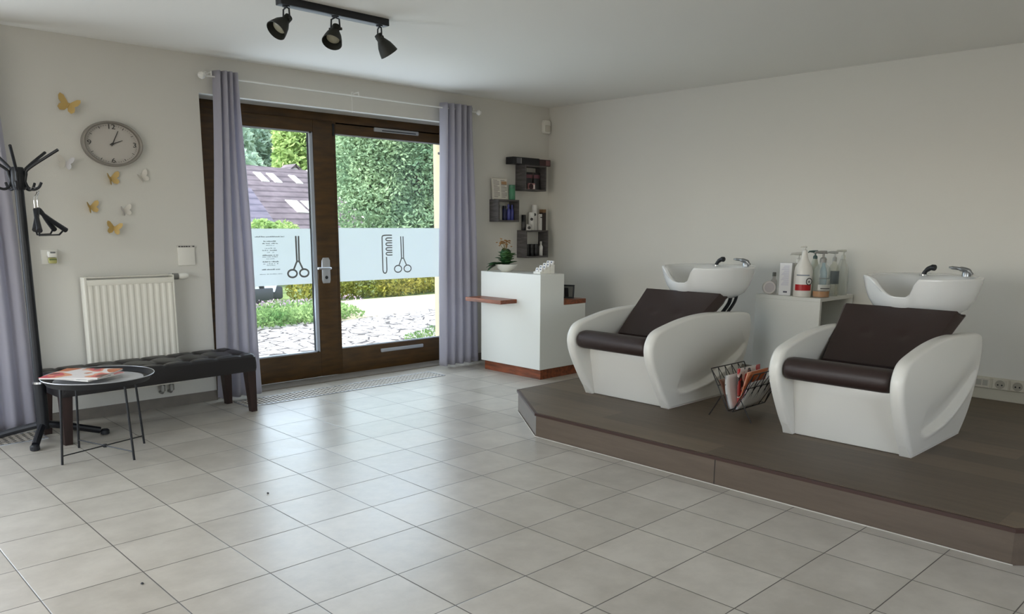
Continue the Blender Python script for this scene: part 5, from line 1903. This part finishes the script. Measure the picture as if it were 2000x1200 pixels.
tree('big green tree filling the right pane of the glazed door', (12.9, 17.2, -.02), 5,
     [((13.0, 17.2, 3.4), (2.2, 1.6, 2.1)), ((11.5, 16.9, 1.9), (1.0, .9, 1.2)), ((13.9, 17.4, 2.2), (1.6, 1.2, 1.5)), ((11.8, 17.0, 4.0), (1.1, 1.0, 1.5)), ((13.9, 17.6, 4.0), (1.7, 1.1, 1.6)), ((12.8, 16.6, 1.3), (1.9, 1.0, .9)),
      ((11.45, 17.1, 3.0), (.95, .9, 1.2)), ((15.6, 17.8, 3.0), (1.8, 1.3, 2.4))], 95000, .056, 'tree_mid', 21)
tree('dense dark tree behind the big green tree', (18.0, 25.5, -.02), 6,
     [((18.0, 25.5, 3.5), (2.4, 1.6, 3.4)), ((20.0, 26, 3.2), (3.0, 1.6, 3.2)), ((23.0, 27, 3.2), (3, 1.6, 3.4))], 16000, .2, 'tree_mid', 22)
tree('light green tree rising behind the roof beside the door post', (17.4, 31.0, -.02), 6,
     [((17.7, 31.0, 4.4), (1.5, 1.2, 2.4)), ((17.2, 31.0, 5.5), (1.0, .9, 1.2)), ((18.8, 31.2, 3.4), (1.4, 1.2, 2.2))], 9000, .16, 'tree_yel', 23)
tree('yellow-green bush in front of the dark roof', (8.2, 16.2, -.02), 1.5,
     [((8.10, 16.2, 1.315), (.33, .33, .29)), ((8.64, 16.3, 1.28), (.39, .33, .28)), ((8.37, 16.2, .90), (.60, .38, .46)), ((8.97, 16.4, 1.12), (.27, .27, .22))], 3600, .055, 'tree_yel', 24, 'garden_bush', .02)
# wooded hillside behind the house
hill = MB()
rows = []
for j in range(13):
    y = 55 + j * 5
    rows.append([(x, y, max(-1, (y - 55) * .36 + 1.2 * math.sin(x * .08 + j) - .5)) for x in range(-10, 91, 5)])
hill.grid(rows)
struct(hill, 'hillside', M['lawn'], smooth=60)
rng = random.Random(5)
k = 0
hl = ['wooded hillside tree farthest left above the roof', 'wooded hillside tree second from left above the roof', 'wooded hillside tree third from left above the roof', 'wooded hillside tree right of the roof ridge',
      'hillside tree higher up at the left', 'hillside tree higher up in the middle', 'hillside tree higher up towards the door post', 'hillside tree at the top left of the left pane', 'hillside tree at the top middle of the left pane', 'hillside tree at the top right of the left pane']
for row, (yy0, zz, xs) in enumerate(((58, 4.8, (26, 29.5, 33, 36.5)), (66, 9.0, (29, 34, 39)), (76, 13.5, (33, 39.5, 45)))):
    for x in xs:
        yy = yy0 + (4.5 if (k % 2) else 0)
        tree(hl[k], (x, yy, max(0, (yy - 55) * .36) - 1.0), zz,
             [((x, yy, zz), (2.6, 1.8, 2.6)), ((x - 1.6, yy, zz - 1.4), (1.9, 1.4, 2.2)), ((x + 1.6, yy, zz - 1.2), (2.0, 1.4, 2.4)), ((x, yy - .4, zz - 3), (2.6, 1.6, 2.2))], 3600, .34, 'tree_yel' if k in (2, 6, 8) else 'tree_blue', 60 + k, 'forest_tree', .3, 'forest trees on the hillside')
        k += 1

# neighbour's house: a big tiled roof with skylights and a lower cross roof
hs_ = thing('neighbour_house', "neighbour's house with a brown tiled roof and roof windows", 'house', (11.5, 24, -.02))


def slab(mb, p, thick=.12):
    """A roof plane from four corners, given a thickness downwards."""
    p = [Vector(q) for q in p]
    n = (p[1] - p[0]).cross(p[3] - p[0]).normalized()
    if n.z < 0:
        n = -n
    lo = [q - n * thick for q in p]
    mb.add(p + lo, [(0, 1, 2, 3), (7, 6, 5, 4), (0, 1, 5, 4), (1, 2, 6, 5), (2, 3, 7, 6), (3, 0, 4, 7)])
    return mb


ra, rb_, rc, rd = Vector((8.5, 26.5, 3.62)), Vector((15.05, 26.5, 3.40)), Vector((15.75, 21.5, .55)), Vector((8.2, 21.5, .75))
slab(MB(), (ra, rb_, rc, rd)).build('main_roof', M['roof'], hs_, smooth=0)
slab(MB(), (ra, rb_, rc + Vector((0, 10, 0)), rd + Vector((0, 10, 0)))).build('rear_roof', M['roof'], hs_, smooth=0)
MB().box((8.8, 22.2, -.02), (15.2, 30.8, .9)).build('walls', M['facade'], hs_, smooth=0)
vg = MB().prism([(21.9, .6), (26.5, 3.18), (31.1, .6)], 0, 15.0, 15.1)
vg.build('gable_wall', M['facade'], hs_, smooth=0)
slab(MB(), (rb_ + Vector((0, 0, .02)), rb_ + Vector((.1, 0, .02)), rc + Vector((.1, 0, .02)), rc + Vector((0, 0, .02))), .2).build('barge_board', M['facade'], hs_, smooth=0)


def roof_pt(u, v, lift=.03):
    """u along the ridge 0..1, v down the slope 0..1 on the main roof."""
    a_ = ra.lerp(rb_, u)
    b_ = rd.lerp(rc, u)
    p = a_.lerp(b_, v)
    return p + Vector((0, -.5, .87)) * lift


for u0, u1, v0, v1 in ((.645, .685, .10, .21), (.715, .755, .10, .21), (.84, .875, .10, .20), (.665, .725, .43, .57), (.745, .805, .43, .57)):
    f_ = slab(MB(), (roof_pt(u0, v0), roof_pt(u1, v0), roof_pt(u1, v1), roof_pt(u0, v1)), .06).build('roof_window', M['facade'], hs_, smooth=0)
    du_, dv_ = (u1 - u0) * .1, (v1 - v0) * .08
    slab(MB(), (roof_pt(u0 + du_, v0 + dv_, .05), roof_pt(u1 - du_, v0 + dv_, .05), roof_pt(u1 - du_, v1 - dv_, .05), roof_pt(u0 + du_, v1 - dv_, .05)), .03).build('pane', M['sky_pane'], f_, smooth=0)
slab(MB(), ((6.0, 22.5, 2.55), (10.95, 22.5, 2.52), (9.5, 17.8, 1.15), (5.6, 17.8, 1.15))).build('lower_roof', M['roof2'], hs_, smooth=0)
MB().prism([(18.2, .9), (22.5, 2.35), (22.5, .9)], 0, 6.2, 9.4).build('lower_gable', M['facade'], hs_, smooth=0)
MB().box((6.2, 18.2, -.02), (9.4, 22.3, 1.1)).build('lower_walls', M['facade'], hs_, smooth=0)
dm = thing('roof_dormer', 'small tiled dormer with a white end at the roof ridge', 'dormer', (14.72, 26.8, 3.1))
MB().prism([(14.46, 3.1), (14.98, 3.1), (14.98, 3.34), (14.72, 3.55), (14.46, 3.34)], 1, 26.7, 27.4).build('dormer_walls', M['facade'], dm, smooth=0)
slab(MB(), ((14.72, 26.6, 3.62), (14.72, 27.5, 3.62), (14.36, 27.5, 3.32), (14.36, 26.6, 3.32)), .06).build('dormer_roof', M['roof'], dm, smooth=0)
slab(MB(), ((14.72, 26.6, 3.62), (14.72, 27.5, 3.62), (15.08, 27.5, 3.32), (15.08, 26.6, 3.32)), .06).build('dormer_roof', M['roof'], dm, smooth=0)

# hedge strip, ground cover, small tufts
hg = MB()
rng = random.Random(9)
foliage(hg, [((x, 14.25 + .12 * math.sin(x * 3) + (x - 8) * .02, .30), (.42, .42, .42)) for x in [7.95 + i * .36 for i in range(16)]], 15000, .045, rng, upright=.8)
tag(base_at(hg.build('hedge', M['hedge'], smooth=0), (10, 14.3, 0)), 'yellowish green hedge strip along the far edge of the gravel', 'hedge', kind='stuff')
gc_ = MB()
foliage(gc_, [((4.6 + i * .34 + .1 * j, 10.95 + j * .42 + i * .05, .05), (.38, .34, .14)) for i in range(8) for j in range(4)], 14000, .035, rng, upright=.6)
tag(base_at(gc_.build('ground_cover', M['cover'], smooth=0), (6, 12, 0)), 'low grey-green ground cover bed beside the setts in the left pane', 'plants', kind='stuff')
li = MB()
foliage(li, [((5.4 + i * .3 + .1 * j, 12.0 + j * .3, .20), (.35, .25, .06)) for i in range(8) for j in range(2)], 420, .022, rng, upright=1.5)
tag(base_at(li.build('lilac_flowers', M['lilac'], smooth=0), (6, 13, 0)), 'pale lilac flower heads above the ground cover bed', 'flowers', kind='stuff')
sp_ = MB()
foliage(sp_, [((6.3, 8.45, .03), (.16, .10, .05)), ((6.5, 8.5, .04), (.14, .10, .06)), ((6.68, 8.55, .05), (.10, .1, .09))], 420, .02, rng, upright=.8)
tag(base_at(sp_.build('small_plants', M['cover'], smooth=0), (6.5, 8.5, 0)), 'small tufts growing outside at the right foot of the door', 'plants', kind='stuff')

# parked car behind the film of the left pane
CO = Vector((-.20, -1.55, 0))
car = thing('parked_car', 'silver parked car with a dark bumper behind the left film', 'car', (5.65, 15.05, -.02))
prof = [(4.0, .22), (4.0, .62), (4.25, .72), (4.75, .78), (5.15, 1.12), (5.75, 1.20), (6.55, 1.18), (7.05, 1.02), (7.38, .80), (7.50, .62), (7.52, .42), (7.45, .22)]
rows = []
for y, s in ((15.55, .88), (15.62, .96), (15.8, 1.0), (16.9, 1.0), (17.08, .96), (17.15, .88)):
    rows.append([Vector((5.75 + (p[0] - 5.75) * (1 - (1 - s) * .3), y + (0 if p[1] < .75 else (.12 if y < 16.3 else -.12)), .22 + (p[1] - .22) * s)) + CO for p in prof])
cb_ = MB().grid(rows)
k = len(prof)
cb_.f.append(list(range(k)))
cb_.f.append(list(range(len(cb_.v) - k, len(cb_.v))))
cb_.build('body', M['car'], car, smooth=40)
MB().box((7.10, 14.05, .07), (7.40, 15.55, .32), .05).build('bumper', M['car_dark'], car)
MB().box((4.0, 13.97, .07), (7.15, 14.05, .30), .02).build('side_sill', M['car_dark'], car)
for y in (15.60, 17.10):
    MB().prism([(4.95, .82), (5.25, 1.08), (5.8, 1.14), (6.5, 1.12), (6.85, .98), (7.0, .82)], 1, y - .01 if y < 16 else y - .02, y + .03).xform(Matrix.Translation(CO)).build('side_window', M['gasket'], car, smooth=0)
    for x in (4.6, 6.9):
        wl_ = MB().lathe([(.12, -.09), (.26, -.09), (.30, -.06), (.30, .06), (.26, .09), (.12, .09)], n=24, m=Matrix.Translation(Vector((x, y + (.02 if y < 16 else -.02), .28)) + CO) @ rot_to((0, 1, 0))).build('wheel', M['tyre'], car)
        MB().lathe([(.17, -.092), (.17, .092)], n=20, m=Matrix.Translation(Vector((x, y + (.02 if y < 16 else -.02), .28)) + CO) @ rot_to((0, 1, 0))).build('hub_cap', M['alu'], wl_)
